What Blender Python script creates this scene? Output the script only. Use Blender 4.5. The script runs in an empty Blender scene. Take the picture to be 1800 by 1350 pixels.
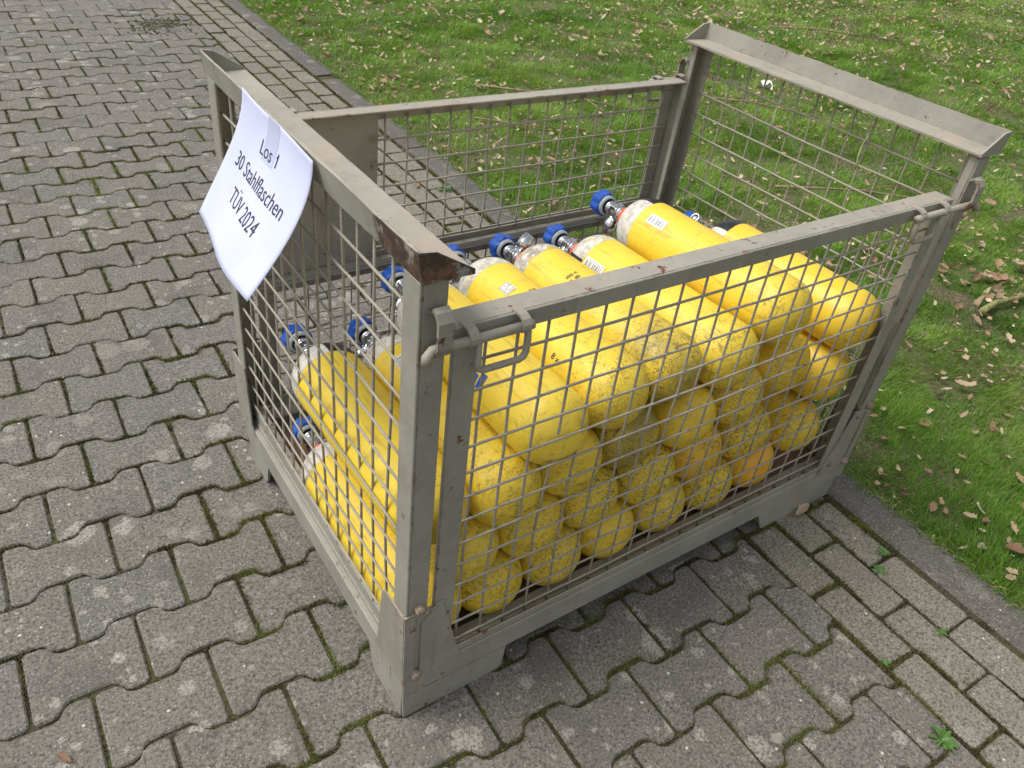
import bpy, bmesh, math, random
import numpy as np
from mathutils import Vector, Matrix
random.seed(7)
rng = np.random.default_rng(11)
S = bpy.context.scene
COL = S.collection

# ------------------------------------------------------------------ camera, sky, sun, exposure
cam_d = bpy.data.cameras.new('camera')
cam = bpy.data.objects.new('camera', cam_d)
COL.objects.link(cam)
yaw, pitch, roll = math.radians(51.684), math.radians(36.7431), math.radians(7.6142)
fwd = Vector((math.cos(yaw) * math.cos(pitch), math.sin(yaw) * math.cos(pitch), -math.sin(pitch)))
rgt0 = Vector((math.sin(yaw), -math.cos(yaw), 0))
up0 = rgt0.cross(fwd)
rgt = math.cos(roll) * rgt0 + math.sin(roll) * up0
upv = -math.sin(roll) * rgt0 + math.cos(roll) * up0
CAMP = Vector((-0.3838, -0.6722, 1.3438))
M = Matrix((rgt, upv, -fwd)).transposed().to_4x4()
M.translation = CAMP
cam.matrix_world = M
cam_d.sensor_width = 36
cam_d.lens = 1396.93 / 1800 * 36
cam_d.clip_start = 0.02
cam_d.clip_end = 500
cam_d.dof.use_dof = True
cam_d.dof.focus_distance = 1.45
cam_d.dof.aperture_fstop = 18.0
S.camera = cam

SUN_EL, SUN_ROT = math.radians(58), math.radians(-60)
w = bpy.data.worlds.new('World')
S.world = w
w.use_nodes = True
wn = w.node_tree
wn.nodes.clear()
sky = wn.nodes.new('ShaderNodeTexSky')
sky.sky_type = 'NISHITA'
sky.sun_disc = False
sky.sun_elevation = SUN_EL
sky.sun_rotation = SUN_ROT
sky.air_density = 1.0
sky.dust_density = 3.0
hs = wn.nodes.new('ShaderNodeHueSaturation')
hs.inputs['Saturation'].default_value = 0.22
bg = wn.nodes.new('ShaderNodeBackground')
bg.inputs[1].default_value = 0.125
wo = wn.nodes.new('ShaderNodeOutputWorld')
wn.links.new(sky.outputs[0], hs.inputs['Color'])
wn.links.new(hs.outputs[0], bg.inputs[0])
wn.links.new(bg.outputs[0], wo.inputs[0])
sun_d = bpy.data.lights.new('sun', 'SUN')
sun_d.energy = 1.5
sun_d.angle = math.radians(35)
sun_d.color = (1.0, 0.96, 0.9)
sun = bpy.data.objects.new('sun', sun_d)
COL.objects.link(sun)
# direction towards the sun, same as the sky's
sd = Vector((math.sin(SUN_ROT) * math.cos(SUN_EL), math.cos(SUN_ROT) * math.cos(SUN_EL), math.sin(SUN_EL)))
sun.rotation_euler = sd.to_track_quat('Z', 'Y').to_euler()
S.view_settings.view_transform = 'Standard'
S.view_settings.look = 'None'
S.view_settings.gamma = 1
S.view_settings.use_curve_mapping = False
S.view_settings.exposure = 0.60

# ------------------------------------------------------------------ material helpers
class MT:
    def __init__(s, name):
        s.m = bpy.data.materials.new(name)
        s.m.use_nodes = True
        s.nt = s.m.node_tree
        s.nt.nodes.clear()
        s.out = s.nt.nodes.new('ShaderNodeOutputMaterial')
        s.b = s.nt.nodes.new('ShaderNodeBsdfPrincipled')
        s.nt.links.new(s.b.outputs[0], s.out.inputs[0])
        s.tc = s.nt.nodes.new('ShaderNodeTexCoord')
        s.geo = s.nt.nodes.new('ShaderNodeNewGeometry')
        s.oi = s.nt.nodes.new('ShaderNodeObjectInfo')
        s.P = s.geo.outputs['Position']
        s.O = s.tc.outputs['Object']
    def n(s, t, **k):
        nd = s.nt.nodes.new(t)
        for a, v in k.items():
            setattr(nd, a, v)
        return nd
    def L(s, a, b):
        s.nt.links.new(a, b)
    def put(s, sock, v):
        if isinstance(v, (int, float)):
            sock.default_value = v
        elif isinstance(v, (tuple, list)):
            sock.default_value = tuple(v) + ((1,) if len(v) == 3 and sock.type == 'RGBA' else ())
        else:
            s.L(v, sock)
    def noise(s, vec, scale, detail=4, rough=0.55, dist=0.0):
        nd = s.n('ShaderNodeTexNoise')
        s.L(vec, nd.inputs['Vector'])
        nd.inputs['Scale'].default_value = scale
        nd.inputs['Detail'].default_value = detail
        nd.inputs['Roughness'].default_value = rough
        nd.inputs['Distortion'].default_value = dist
        return nd.outputs['Fac']
    def voro(s, vec, scale, feature='F1', rand=1.0):
        nd = s.n('ShaderNodeTexVoronoi', feature=feature)
        s.L(vec, nd.inputs['Vector'])
        nd.inputs['Scale'].default_value = scale
        nd.inputs['Randomness'].default_value = rand
        return nd
    def vmul(s, vec, v):
        nd = s.n('ShaderNodeVectorMath', operation='MULTIPLY')
        s.L(vec, nd.inputs[0]); nd.inputs[1].default_value = v
        return nd.outputs[0]
    def vadd(s, a, b):
        nd = s.n('ShaderNodeVectorMath', operation='ADD')
        s.put(nd.inputs[0], a); s.put(nd.inputs[1], b)
        return nd.outputs[0]
    def ramp(s, x, lo, hi, a=0.0, b=1.0, smooth=True):
        nd = s.n('ShaderNodeMapRange')
        nd.interpolation_type = 'SMOOTHSTEP' if smooth else 'LINEAR'
        s.put(nd.inputs[0], x)
        nd.inputs[1].default_value = lo; nd.inputs[2].default_value = hi
        nd.inputs[3].default_value = a; nd.inputs[4].default_value = b
        return nd.outputs[0]
    def math(s, op, a, b=0.0, c=0.0):
        nd = s.n('ShaderNodeMath', operation=op)
        s.put(nd.inputs[0], a); s.put(nd.inputs[1], b); s.put(nd.inputs[2], c)
        return nd.outputs[0]
    def mix(s, f, a, b, mode='MIX'):
        nd = s.n('ShaderNodeMix', data_type='RGBA', blend_type=mode)
        s.put(nd.inputs[0], f); s.put(nd.inputs[6], a); s.put(nd.inputs[7], b)
        return nd.outputs[2]
    def sep(s, v):
        nd = s.n('ShaderNodeSeparateXYZ'); s.L(v, nd.inputs[0]); return nd.outputs
    def col(s, c):
        s.put(s.b.inputs['Base Color'], c)
    def rough(s, v):
        s.put(s.b.inputs['Roughness'], v)
    def bump(s, h, strength=0.3, dist=0.002):
        nd = s.n('ShaderNodeBump')
        nd.inputs['Strength'].default_value = strength
        nd.inputs['Distance'].default_value = dist
        s.put(nd.inputs['Height'], h)
        s.L(nd.outputs[0], s.b.inputs['Normal'])

def paint_mat(name, base, rust=0.5, dust_toplight=0.6, worn=False, edges=True):
    m = MT(name)
    n1 = m.noise(m.P, 9, 4)
    n2 = m.noise(m.P, 60, 5, 0.6)
    c = m.mix(m.ramp(n1, .3, .7), tuple(x * .86 for x in base), tuple(x * 1.12 for x in base))
    c = m.mix(m.ramp(n2, .35, .75, 0, .35), c, (.34, .31, .25))
    # upward faces: paler tone paints in skylight, with dust and red-brown grit
    nz = m.sep(m.geo.outputs['Normal'])[2]
    up = m.ramp(nz, .55, .95)
    d1 = m.noise(m.P, 22, 5, .65)
    c = m.mix(m.math('MULTIPLY', up, m.ramp(d1, .3, .62, .25 * dust_toplight, .6 * dust_toplight)), c, (.40, .365, .29))
    d2 = m.noise(m.vadd(m.P, (3.1, 1.7, .4)), 7, 4, .6)
    c = m.mix(m.math('MULTIPLY', up, m.ramp(d2, .50, .64, 0, .34 * dust_toplight)), c, (.46, .32, .23))
    # long thin scuffs down to primer
    sc = m.noise(m.vmul(m.P, (1.5, 1.5, 14)), 26, 3, .5, .6)
    sk = m.math('ABSOLUTE', m.math('SUBTRACT', sc, .5))
    area = m.ramp(m.noise(m.P, 6, 3), .52, .66)
    c = m.mix(m.math('MULTIPLY', m.ramp(sk, .006, .016, .6, 0), area), c, (.12, .075, .055))
    # light scratches
    s3 = m.noise(m.vmul(m.vadd(m.P, (7, 2, 5)), (8, 8, 1.3)), 15, 2, .5, .4)
    c = m.mix(m.math('MULTIPLY', m.ramp(m.math('ABSOLUTE', m.math('SUBTRACT', s3, .5)), .002, .007, .35, 0), m.ramp(m.noise(m.P, 11, 3), .5, .6)), c, (.5, .48, .42))
    # rust chips
    r1 = m.noise(m.P, 34, 8, .72, .3)
    if edges:
        bv = m.n('ShaderNodeBevel'); bv.samples = 4; bv.inputs['Radius'].default_value = .0035
        dt = m.n('ShaderNodeVectorMath', operation='DOT_PRODUCT'); m.L(bv.outputs[0], dt.inputs[0]); m.L(m.geo.outputs['Normal'], dt.inputs[1])
        ed = m.math('MULTIPLY', m.ramp(dt.outputs['Value'], .80, .99, 1, 0), m.ramp(m.noise(m.vadd(m.P, (5, 5, 5)), 13, 5, .7), .46, .60))
        r1 = m.math('ADD', r1, m.math('MULTIPLY', ed, .21))
    th = .668 - .045 * rust
    rm = m.ramp(r1, th, th + .018)
    rc = m.mix(m.ramp(m.noise(m.P, 140, 4), .35, .65), (.05, .022, .015), (.23, .085, .035))
    if worn:
        sx = m.sep(m.P)
        # paint knocked off round the rail's near corner, as on the real rail
        dy = m.math('ADD', sx[1], m.math('MULTIPLY', m.math('SUBTRACT', m.noise(m.P, 30, 6, .7), .5), .22))
        near = m.math('MULTIPLY', m.ramp(dy, .085, .13, 1, 0), m.ramp(sx[0], .2, .4, 1, 0))
        chips = m.ramp(m.noise(m.P, 26, 7, .7), .38, .46)
        notop = m.math('MULTIPLY', m.ramp(nz, .3, .7, 1, 0.0), m.ramp(sx[2], .87, .885))
        rm = m.math('MAXIMUM', rm, m.math('MULTIPLY', m.math('MULTIPLY', near, chips), notop))
        rc = m.mix(m.ramp(m.noise(m.P, 60, 5, .7), .4, .7), (.045, .03, .022), (.17, .085, .045))
    st = m.ramp(m.noise(m.vmul(m.P, (60, 60, 3)), 1.0, 4, .6), .56, .72, 0, .35 * min(rust, 1.2))
    c = m.mix(m.math('MULTIPLY', st, m.ramp(nz, .3, .6, 1, 0)), c, (.20, .135, .09))
    c = m.mix(m.ramp(m.noise(m.vadd(m.P, (2, 2, 9)), 90, 6, .75), .60, .68, 0, .6), c, tuple(x * .55 for x in base))
    c = m.mix(rm, c, rc)
    m.col(c)
    m.rough(m.math('ADD', .5, m.math('MULTIPLY', n2, .25)))
    m.bump(m.math('SUBTRACT', m.math('MULTIPLY', n2, .4), m.math('MULTIPLY', rm, .8)), .35, .0012)
    return m.m

PAINT = (.262, .254, .212)
M_PAINT = paint_mat('grey_paint', PAINT, .95)
M_RAIL = paint_mat('grey_paint_worn', PAINT, .55, .9, True)
M_BASE = paint_mat('grey_paint_base', (.262, .254, .215), .9, .5)
M_WIRE = paint_mat('wire_paint', (.30, .277, .222), .35, .3, edges=False)
def plain(name, base, rough=.5, metal=0.0, var=.1, sc=80, bump=.1):
    m = MT(name)
    n1 = m.noise(m.O, sc, 4)
    m.col(m.mix(m.ramp(n1, .3, .7), tuple(x * (1 - var) for x in base), tuple(min(1, x * (1 + var)) for x in base)))
    m.rough(m.math('ADD', rough - .06, m.math('MULTIPLY', n1, .12)))
    m.b.inputs['Metallic'].default_value = metal
    if bump: m.bump(n1, bump, .0006)
    return m.m
M_SHOE = paint_mat('grey_paint_shoe', (.252, .240, .2), 1.1, .6)
M_STRAP = paint_mat('grey_paint_strap', PAINT, 2.2, .6)
M_BOLT = plain('rusty_bolt', (.27, .2, .15), .7, 0, .35, 200, .5)
M_FLOOR = None
m = MT('rusty_floor')
a = m.noise(m.P, 14, 5, .6)
c = m.mix(m.ramp(a, .4, .6), (.12, .085, .065), (.2, .105, .07))
c = m.mix(m.ramp(m.noise(m.P, 200, 3), .5, .8, 0, .5), c, (.3, .25, .2))
m.col(c); m.rough(.85); m.bump(m.noise(m.P, 300, 4), .3, .001)
M_FLOOR = m.m

# yellow cylinder paint; the object's colour carries: r dirt, g orange shift, b random seed
def bottle_mat():
    m = MT('yellow_lacquer')
    oc = m.sep(m.oi.outputs['Color'])
    seed = m.n('ShaderNodeCombineXYZ'); m.L(oc[2], seed.inputs[0]); m.L(oc[2], seed.inputs[1])
    sv = m.vmul(seed.outputs[0], (37.0, 53.0, 0))
    Pn = m.vadd(m.O, sv)
    base = m.mix(oc[1], (.79, .585, .050), (.84, .35, .014))
    base = m.mix(m.ramp(m.noise(m.vadd(Pn, (2, 6, 1)), 55, 5, .7), .5, .72, 0, .4), base, (.62, .42, .06))
    base = m.mix(m.ramp(m.noise(m.vadd(Pn, (9, 6, 3)), 30, 5, .7), .48, .7, 0, .35), base, (.78, .62, .10))
    base = m.mix(m.ramp(m.noise(Pn, 14, 4), .35, .7, 0, .45), base, (.80, .53, .02))
    yy = m.sep(m.O)[1]
    end = m.ramp(yy, .03, .21, 1, 0)
    dirt = m.math('MULTIPLY', oc[0], m.math('ADD', .28, m.math('MULTIPLY', end, .85)))
    # crossing fine dark scratches
    tot = None
    for k, (sc, th, st) in enumerate(((20, .0045, (1.7, .3, 1.7)), (36, .006, (.35, 1.5, .5)), (60, .010, (1.8, .5, 1.8)))):
        nn = m.noise(m.vadd(m.vmul(Pn, st), (k * 3.3, k * 1.9, k)), sc, 2, .5, 1.3)
        ln = m.ramp(m.math('ABSOLUTE', m.math('SUBTRACT', nn, .5)), th * .7, th * 2.2, 1, 0)
        tot = ln if tot is None else m.math('MAXIMUM', tot, ln)
    patch = m.ramp(m.math('ADD', m.noise(m.vadd(Pn, (5, 2, 8)), 34, 6, .74), m.math('MULTIPLY', dirt, .23)),   .54, .66)
    scr = m.math('MULTIPLY', tot, m.math('MINIMUM', 1.0, m.math('MULTIPLY', patch, m.math('ADD', .25, m.math('MULTIPLY', dirt, .85)))))
    c = m.mix(m.math('MULTIPLY', scr, .75), base, (.10, .08, .03))
    # scuffs that run round the cylinder, rust ring where the foot curve starts
    ox = m.sep(m.O)
    an = m.math('ARCTAN2', ox[2], ox[0])
    cv = m.n('ShaderNodeCombineXYZ'); m.put(cv.inputs[0], m.math('MULTIPLY', an, .42)); m.put(cv.inputs[1], m.math('MULTIPLY', ox[1], 13.0)); m.put(cv.inputs[2], m.math('ADD', m.math('MULTIPLY', m.math('SQRT', m.math('ADD', m.math('MULTIPLY', ox[0], ox[0]), m.math('MULTIPLY', ox[2], ox[2]))), 13.0), m.math('MULTIPLY', oc[2], 9.0)))
    rg = m.noise(cv.outputs[0], 9, 5, .75, .2)
    rs = m.math('MULTIPLY', m.ramp(rg, .57, .64), m.math('MULTIPLY', dirt, m.ramp(m.noise(m.vadd(Pn, (4, 1, 2)), 22, 4, .7), .44, .58)))
    c = m.mix(m.math('MULTIPLY', rs, .75), c, (.17, .13, .045))
    rr_ = m.math('MULTIPLY', m.ramp(m.math('ABSOLUTE', m.math('SUBTRACT', m.math('ADD', yy, m.math('MULTIPLY', m.noise(Pn, 25, 3), .006)), .036)), .001, .0026, 1, 0), m.ramp(m.noise(m.vadd(Pn, (1, 1, 6)), 40, 4, .7), .5, .58))
    c = m.mix(m.math('MULTIPLY', rr_, m.math('MULTIPLY', oc[0], .8)), c, (.13, .06, .03))
    # pale grey smudges along the body
    sm = m.math('MULTIPLY', m.ramp(m.noise(m.vadd(m.vmul(Pn, (1, .45, 1)), (7, 3, 3)), 16, 6, .72), .50, .66), m.ramp(oc[0], .3, .9, .1, .55))
    c = m.mix(sm, c, (.58, .47, .14))
    # short dark speckles and dabs
    dab = m.ramp(m.noise(m.vadd(m.vmul(Pn, (1, .55, 1)), (3, 3, 7)), 120, 4, .7), .575, .635)
    c = m.mix(m.math('MULTIPLY', dab, m.math('MULTIPLY', patch, m.math('ADD', .08, m.math('MULTIPLY', dirt, .62)))), c, (.12, .095, .035))
    # grey-green grime film
    film = m.math('MULTIPLY', dirt, m.ramp(m.noise(m.vadd(Pn, (1, 9, 4)), 18, 6, .7), .42, .7))
    c = m.mix(m.math('MULTIPLY', film, .22), c, (.24, .20, .05))
    vd = m.math('MULTIPLY', m.ramp(oc[0], .86, .95), m.math('MULTIPLY', end, m.ramp(m.noise(Pn, 12, 4), .36, .56)))
    c = m.mix(m.math('MULTIPLY', vd, .6), c, (.13, .115, .045))
    # dark scuffs and chips
    ch = m.ramp(m.noise(m.vadd(Pn, (8, 8, 1)), 75, 5, .65), .68, .72)
    c = m.mix(m.math('MULTIPLY', ch, m.math('ADD', .15, m.math('MULTIPLY', dirt, .6))), c, (.20, .13, .05))
    # axial rub streaks
    sk = m.noise(m.vmul(Pn, (1, .06, 1)), 110, 3, .5)
    c = m.mix(m.math('MULTIPLY', m.ramp(sk, .58, .68, 0, .6), m.ramp(m.noise(Pn, 9, 3), .40, .55)), c, (.45, .30, .04))
    m.col(c)
    m.rough(m.math('ADD', .42, m.math('MULTIPLY', m.math('MAXIMUM', film, scr), .4)))
    m.bump(m.math('SUBTRACT', m.math('MULTIPLY', m.noise(Pn, 150, 3), .25), scr), .12, .0006)
    return m.m
M_YEL = bottle_mat()
def white_mat(name, base):
    m = MT(name)
    oc = m.sep(m.oi.outputs['Color'])
    seed = m.n('ShaderNodeCombineXYZ'); m.L(oc[2], seed.inputs[0]); m.L(oc[2], seed.inputs[1])
    Pn = m.vadd(m.O, m.vmul(seed.outputs[0], (31.0, 17.0, 0)))
    dn = m.noise(Pn, 60, 6, .7)
    f = m.math('MULTIPLY', m.ramp(dn, .42, .62), m.math('ADD', .12, m.math('MULTIPLY', oc[0], .8)))
    c = m.mix(f, base, (.25, .22, .16))
    # places where the white has rubbed through to the yellow
    yb = m.ramp(m.noise(m.vadd(Pn, (4, 4, 4)), 32, 5, .6), .55, .58, 0, 1)
    yf = m.math('MULTIPLY', yb, m.ramp(oc[0], .45, .7))
    c = m.mix(m.math('MULTIPLY', yf, .8), c, (.6, .42, .04))
    ln = m.ramp(m.math('ABSOLUTE', m.math('SUBTRACT', m.noise(Pn, 90, 2, .5, 1.5), .5)), .006, .018, 1, 0)
    c = m.mix(m.math('MULTIPLY', ln, m.math('MULTIPLY', oc[0], .8)), c, (.12, .1, .08))
    m.col(c); m.rough(.45)
    return m.m
M_WHITE = white_mat('white_shoulder_paint', (.66, .64, .58))
M_BLACK = plain('black_paint', (.02, .021, .024), .3, 0, .2, 60)
M_ORANGE = plain('orange_neck_ring', (.85, .12, .035), .45)
m = MT('chrome')
m.col(m.mix(m.ramp(m.noise(m.O, 90, 4), .45, .7, 0, .5), (.62, .63, .65), (.42, .41, .40)))
m.b.inputs['Metallic'].default_value = 1
m.rough(m.ramp(m.noise(m.O, 70, 3), .4, .7, .12, .34))
M_CHROME = m.m
M_GREYPL = plain('grey_plastic', (.36, .40, .42), .5)
M_BLUE = plain('blue_plastic', (.012, .085, .42), .38, 0, .2, 120, .2)
M_DARK = plain('dark_outlet', (.03, .03, .03), .5)
m = MT('barcode_print')
u = m.sep(m.tc.outputs['UV'])
bars = m.noise(m.vmul(m.tc.outputs['UV'], (1, 0, 0)), 26, 1, .5)
inb = m.math('MULTIPLY', m.ramp(u[1], .28, .30), m.ramp(u[1], .84, .86, 1, 0))
inb = m.math('MULTIPLY', inb, m.math('MULTIPLY', m.ramp(u[0], .07, .09), m.ramp(u[0], .91, .93, 1, 0)))
c = m.mix(m.math('MULTIPLY', m.ramp(bars, .50, .53), inb), (.66, .68, .68), (.05, .05, .06))
tx = m.ramp(m.noise(m.vmul(m.tc.outputs['UV'], (1, .15, 1)), 40, 1), .52, .56)
c = m.mix(m.math('MULTIPLY', tx, m.math('MULTIPLY', m.ramp(u[1], .1, .12), m.ramp(u[1], .22, .24, 1, 0))), c, (.1, .1, .1))
m.col(c); m.rough(.5)
M_BAR = m.m
m = MT('paper_white')
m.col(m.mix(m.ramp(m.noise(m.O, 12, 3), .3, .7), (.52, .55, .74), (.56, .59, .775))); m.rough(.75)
m.b.inputs['Subsurface Weight'].default_value = 0
M_PAPER = m.m
M_INK = plain('black_ink', (.03, .03, .045), .7, 0, .1, 50, 0)
m = MT('clear_tape')
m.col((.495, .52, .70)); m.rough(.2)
M_TAPE = m.m
M_INKWORN = plain('worn_ink', (.12, .10, .06), .6, 0, .5, 300, 0)
M_TORN = plain('torn_sticker_paper', (.5, .49, .46), .7, 0, .4, 240, .3)

# paving concrete
def stone_mat(name, base, spots=1.0, speck=1.0, warm=0.0):
    m = MT(name)
    rnd = m.oi.outputs['Random']
    P = m.P
    n1 = m.noise(P, 2.3, 4)
    n2 = m.noise(P, 45, 5, .65)
    n3 = m.noise(P, 420, 3, .6)
    c = m.mix(m.ramp(n1, .3, .7), tuple(x * .9 for x in base), tuple(x * 1.1 for x in base))
    c = m.mix(m.math('MULTIPLY', rnd, .6), c, tuple(x * 1.3 for x in (base[0], base[1] * .99, base[2] * .93)))
    c = m.mix(m.ramp(m.math('FRACT', m.math('MULTIPLY', rnd, 17.3)), .72, .95, 0, .45), c, (base[0] * .86, base[1] * .98, base[2] * 1.04))
    c = m.mix(m.ramp(n2, .3, .75, 0, .6), c, tuple(x * 1.5 for x in base))
    n4 = m.noise(m.vadd(P, (6, 1, 2)), 170, 4, .7)
    c = m.mix(m.ramp(n4, .50, .62, 0, .85), c, (.052, .046, .043))
    c = m.mix(m.ramp(n4, .36, .47, .75, 0), c, tuple(x * 1.9 for x in base))
    c = m.mix(m.math('MULTIPLY', m.ramp(m.noise(P, 5, 5, .65), .52, .66, 0, .5), 1 - .6 * (spots < .5)), c, tuple(x * .62 for x in base))
    c = m.mix(m.ramp(n3, .52, .75, 0, .8), c, (.055, .046, .042))
    c = m.mix(m.ramp(m.noise(m.vadd(P, (2, 3, 1)), 330, 3, .7), .54, .7, 0, .6), c, tuple(x * 1.9 for x in base))
    # pale aggregate grains
    v = m.voro(m.vadd(P, (.3, .2, 0)), 150)
    sel = m.sep(v.outputs['Color'])
    g = m.math('MULTIPLY', m.ramp(v.outputs['Distance'], .12, .3, 1, 0), m.ramp(sel[0], .72 - .1 * speck, .78 - .1 * speck))
    c = m.mix(m.math('MULTIPLY', g, .75), c, (.46, .43, .385))
    v2 = m.voro(P, 46)
    g2 = m.math('MULTIPLY', m.ramp(v2.outputs['Distance'], .08, .17, 1, 0), m.ramp(m.sep(v2.outputs['Color'])[1], .87, .9))
    c = m.mix(m.math('MULTIPLY', g2, .85), c, (.66, .62, .54))
    # round lichen blots, ragged at the rim
    Pd = m.vadd(P, m.vmul(m.n_vec(P), (.018, .018, 0)))
    for sc, r, th in ((11, .46, .55), (24, .44, .60), (48, .40, .68)):
        v3 = m.voro(Pd, sc)
        s3 = m.sep(v3.outputs['Color'])
        rad = m.math('MULTIPLY', s3[1], r)
        g3 = m.math('MULTIPLY', m.ramp(m.math('SUBTRACT', m.math('ADD', rad, m.math('MULTIPLY', m.math('SUBTRACT', m.noise(P, 130, 4, .7), .5), .35)), v3.outputs['Distance']), -.01, .05), m.ramp(s3[0], th, th + .02))
        g3 = m.math('MULTIPLY', g3, m.ramp(m.noise(P, 190, 5, .75), .42, .54, .0, 1))
        g3 = m.math('MULTIPLY', g3, m.ramp(m.noise(P, 1.7, 2), .42, .56, .45, 1))
        c = m.mix(m.math('MULTIPLY', g3, spots * .8), c, (.37, .355, .31))
    m.col(c); m.rough(.9)
    h = m.math('ADD', m.math('MULTIPLY', n3, .6), m.math('ADD', m.math('MULTIPLY', g, .5), m.math('MULTIPLY', n2, .5)))
    m.bump(h, .7, .003)
    return m.m
def n_vec(s, P):
    nd = s.n('ShaderNodeTexNoise'); s.L(P, nd.inputs['Vector']); nd.inputs['Scale'].default_value = 60
    nd.inputs['Detail'].default_value = 4
    a = s.n('ShaderNodeVectorMath', operation='SUBTRACT'); s.L(nd.outputs['Color'], a.inputs[0]); a.inputs[1].default_value = (.5, .5, .5)
    return a.outputs[0]
MT.n_vec = n_vec
M_STONE = stone_mat('paving_concrete', (.136, .125, .109), 1.0, 1.25)
M_BRICK = stone_mat('edge_brick_concrete', (.166, .152, .120), .4, .9)
M_KERB = stone_mat('kerb_concrete', (.094, .086, .074), .6, 1.5)

m = MT('mossy_joint')
a1 = m.noise(m.P, 7, 5, .6)
a2 = m.noise(m.P, 170, 5, .7)
c = m.mix(m.ramp(a2, .3, .7), (.035, .028, .018), (.105, .085, .055))
c = m.mix(m.math('MULTIPLY', m.ramp(a1, .40, .55), m.ramp(a2, .3, .6, .4, 1)), c, (.07, .074, .02))
m.col(c); m.rough(.95); m.bump(a2, .8, .004)
M_JOINT = m.m
m = MT('soil')
a1 = m.noise(m.P, 3.0, 5, .6); a2 = m.noise(m.P, 80, 6, .7)
c = m.mix(m.ramp(a2, .3, .7), (.07, .058, .03), (.20, .165, .10))
c = m.mix(m.ramp(a1, .35, .6), c, (.09, .125, .03))
m.col(c); m.rough(1); m.bump(a2, 1, .01)
M_SOIL = m.m
def leaf_attr_mat(name, stops, rough=.6, trans=.25, attr='tint'):
    m = MT(name)
    at = m.n('ShaderNodeAttribute', attribute_name=attr)
    r = m.n('ShaderNodeValToRGB')
    els = r.color_ramp.elements
    while len(els) < len(stops): els.new(.5)
    for e, (p, c) in zip(els, stops):
        e.position = p; e.color = c + (1,)
    m.L(at.outputs['Fac'], r.inputs[0])
    m.L(r.outputs[0], m.b.inputs['Base Color'])
    m.rough(rough)
    tr = m.n('ShaderNodeBsdfTranslucent'); m.L(r.outputs[0], tr.inputs[0])
    mx = m.n('ShaderNodeMixShader'); mx.inputs[0].default_value = trans
    m.L(m.b.outputs[0], mx.inputs[1]); m.L(tr.outputs[0], mx.inputs[2]); m.L(mx.outputs[0], m.out.inputs[0])
    return m.m
M_GRASS = leaf_attr_mat('grass_blade', [(0, (.058, .135, .011)), (.25, (.103, .235, .017)), (.55, (.178, .35, .030)), (.78, (.29, .42, .072)), (.86, (.44, .37, .19)), (1, (.60, .51, .34))], .5, .42)
M_MOSS = leaf_attr_mat('moss', [(0, (.04, .033, .018)), (.35, (.095, .082, .032)), (.7, (.135, .132, .032)), (1, (.19, .235, .055))], .9, .15)
def dry_leaf_mat():
    m = MT('dry_leaf')
    r = m.oi.outputs['Random']
    rp = m.n('ShaderNodeValToRGB')
    els = rp.color_ramp.elements
    for _ in range(3): els.new(.5)
    for e, (p, c) in zip(els, [(0, (.22, .115, .065)), (.25, (.38, .24, .14)), (.55, (.52, .38, .235)), (.8, (.63, .51, .35)), (1, (.33, .22, .15))]):
        e.position = p; e.color = c + (1,)
    m.L(r, rp.inputs[0])
    c = m.mix(m.ramp(m.noise(m.O, 70, 4), .35, .7, 0, .5), rp.outputs[0], (.2, .11, .06))
    m.col(c); m.rough(.7)
    tr = m.n('ShaderNodeBsdfTranslucent'); m.L(c, tr.inputs[0])
    mx = m.n('ShaderNodeMixShader'); mx.inputs[0].default_value = .25
    m.L(m.b.outputs[0], mx.inputs[1]); m.L(tr.outputs[0], mx.inputs[2]); m.L(mx.outputs[0], m.out.inputs[0])
    return m.m
M_LEAF = dry_leaf_mat()
M_LITTER = leaf_attr_mat('leaf_litter', [(0, (.20, .11, .065)), (.25, (.37, .24, .145)), (.6, (.52, .39, .25)), (1, (.68, .58, .43))], .7, .2)
M_TWIG = plain('twig_bark', (.22, .17, .10), .8, 0, .3, 60, .5)
M_MOSSTWIG = plain('green_bark', (.20, .20, .07), .8, 0, .35, 60, .5)
M_PETAL = plain('white_petal', (.75, .74, .68), .6, 0, .05, 50, 0)
M_WEED = plain('weed_leaf', (.07, .16, .025), .5, 0, .25, 90, .3)
M_TIE = plain('pale_green_tie', (.55, .62, .36), .45, 0, .08, 50, 0)

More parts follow.
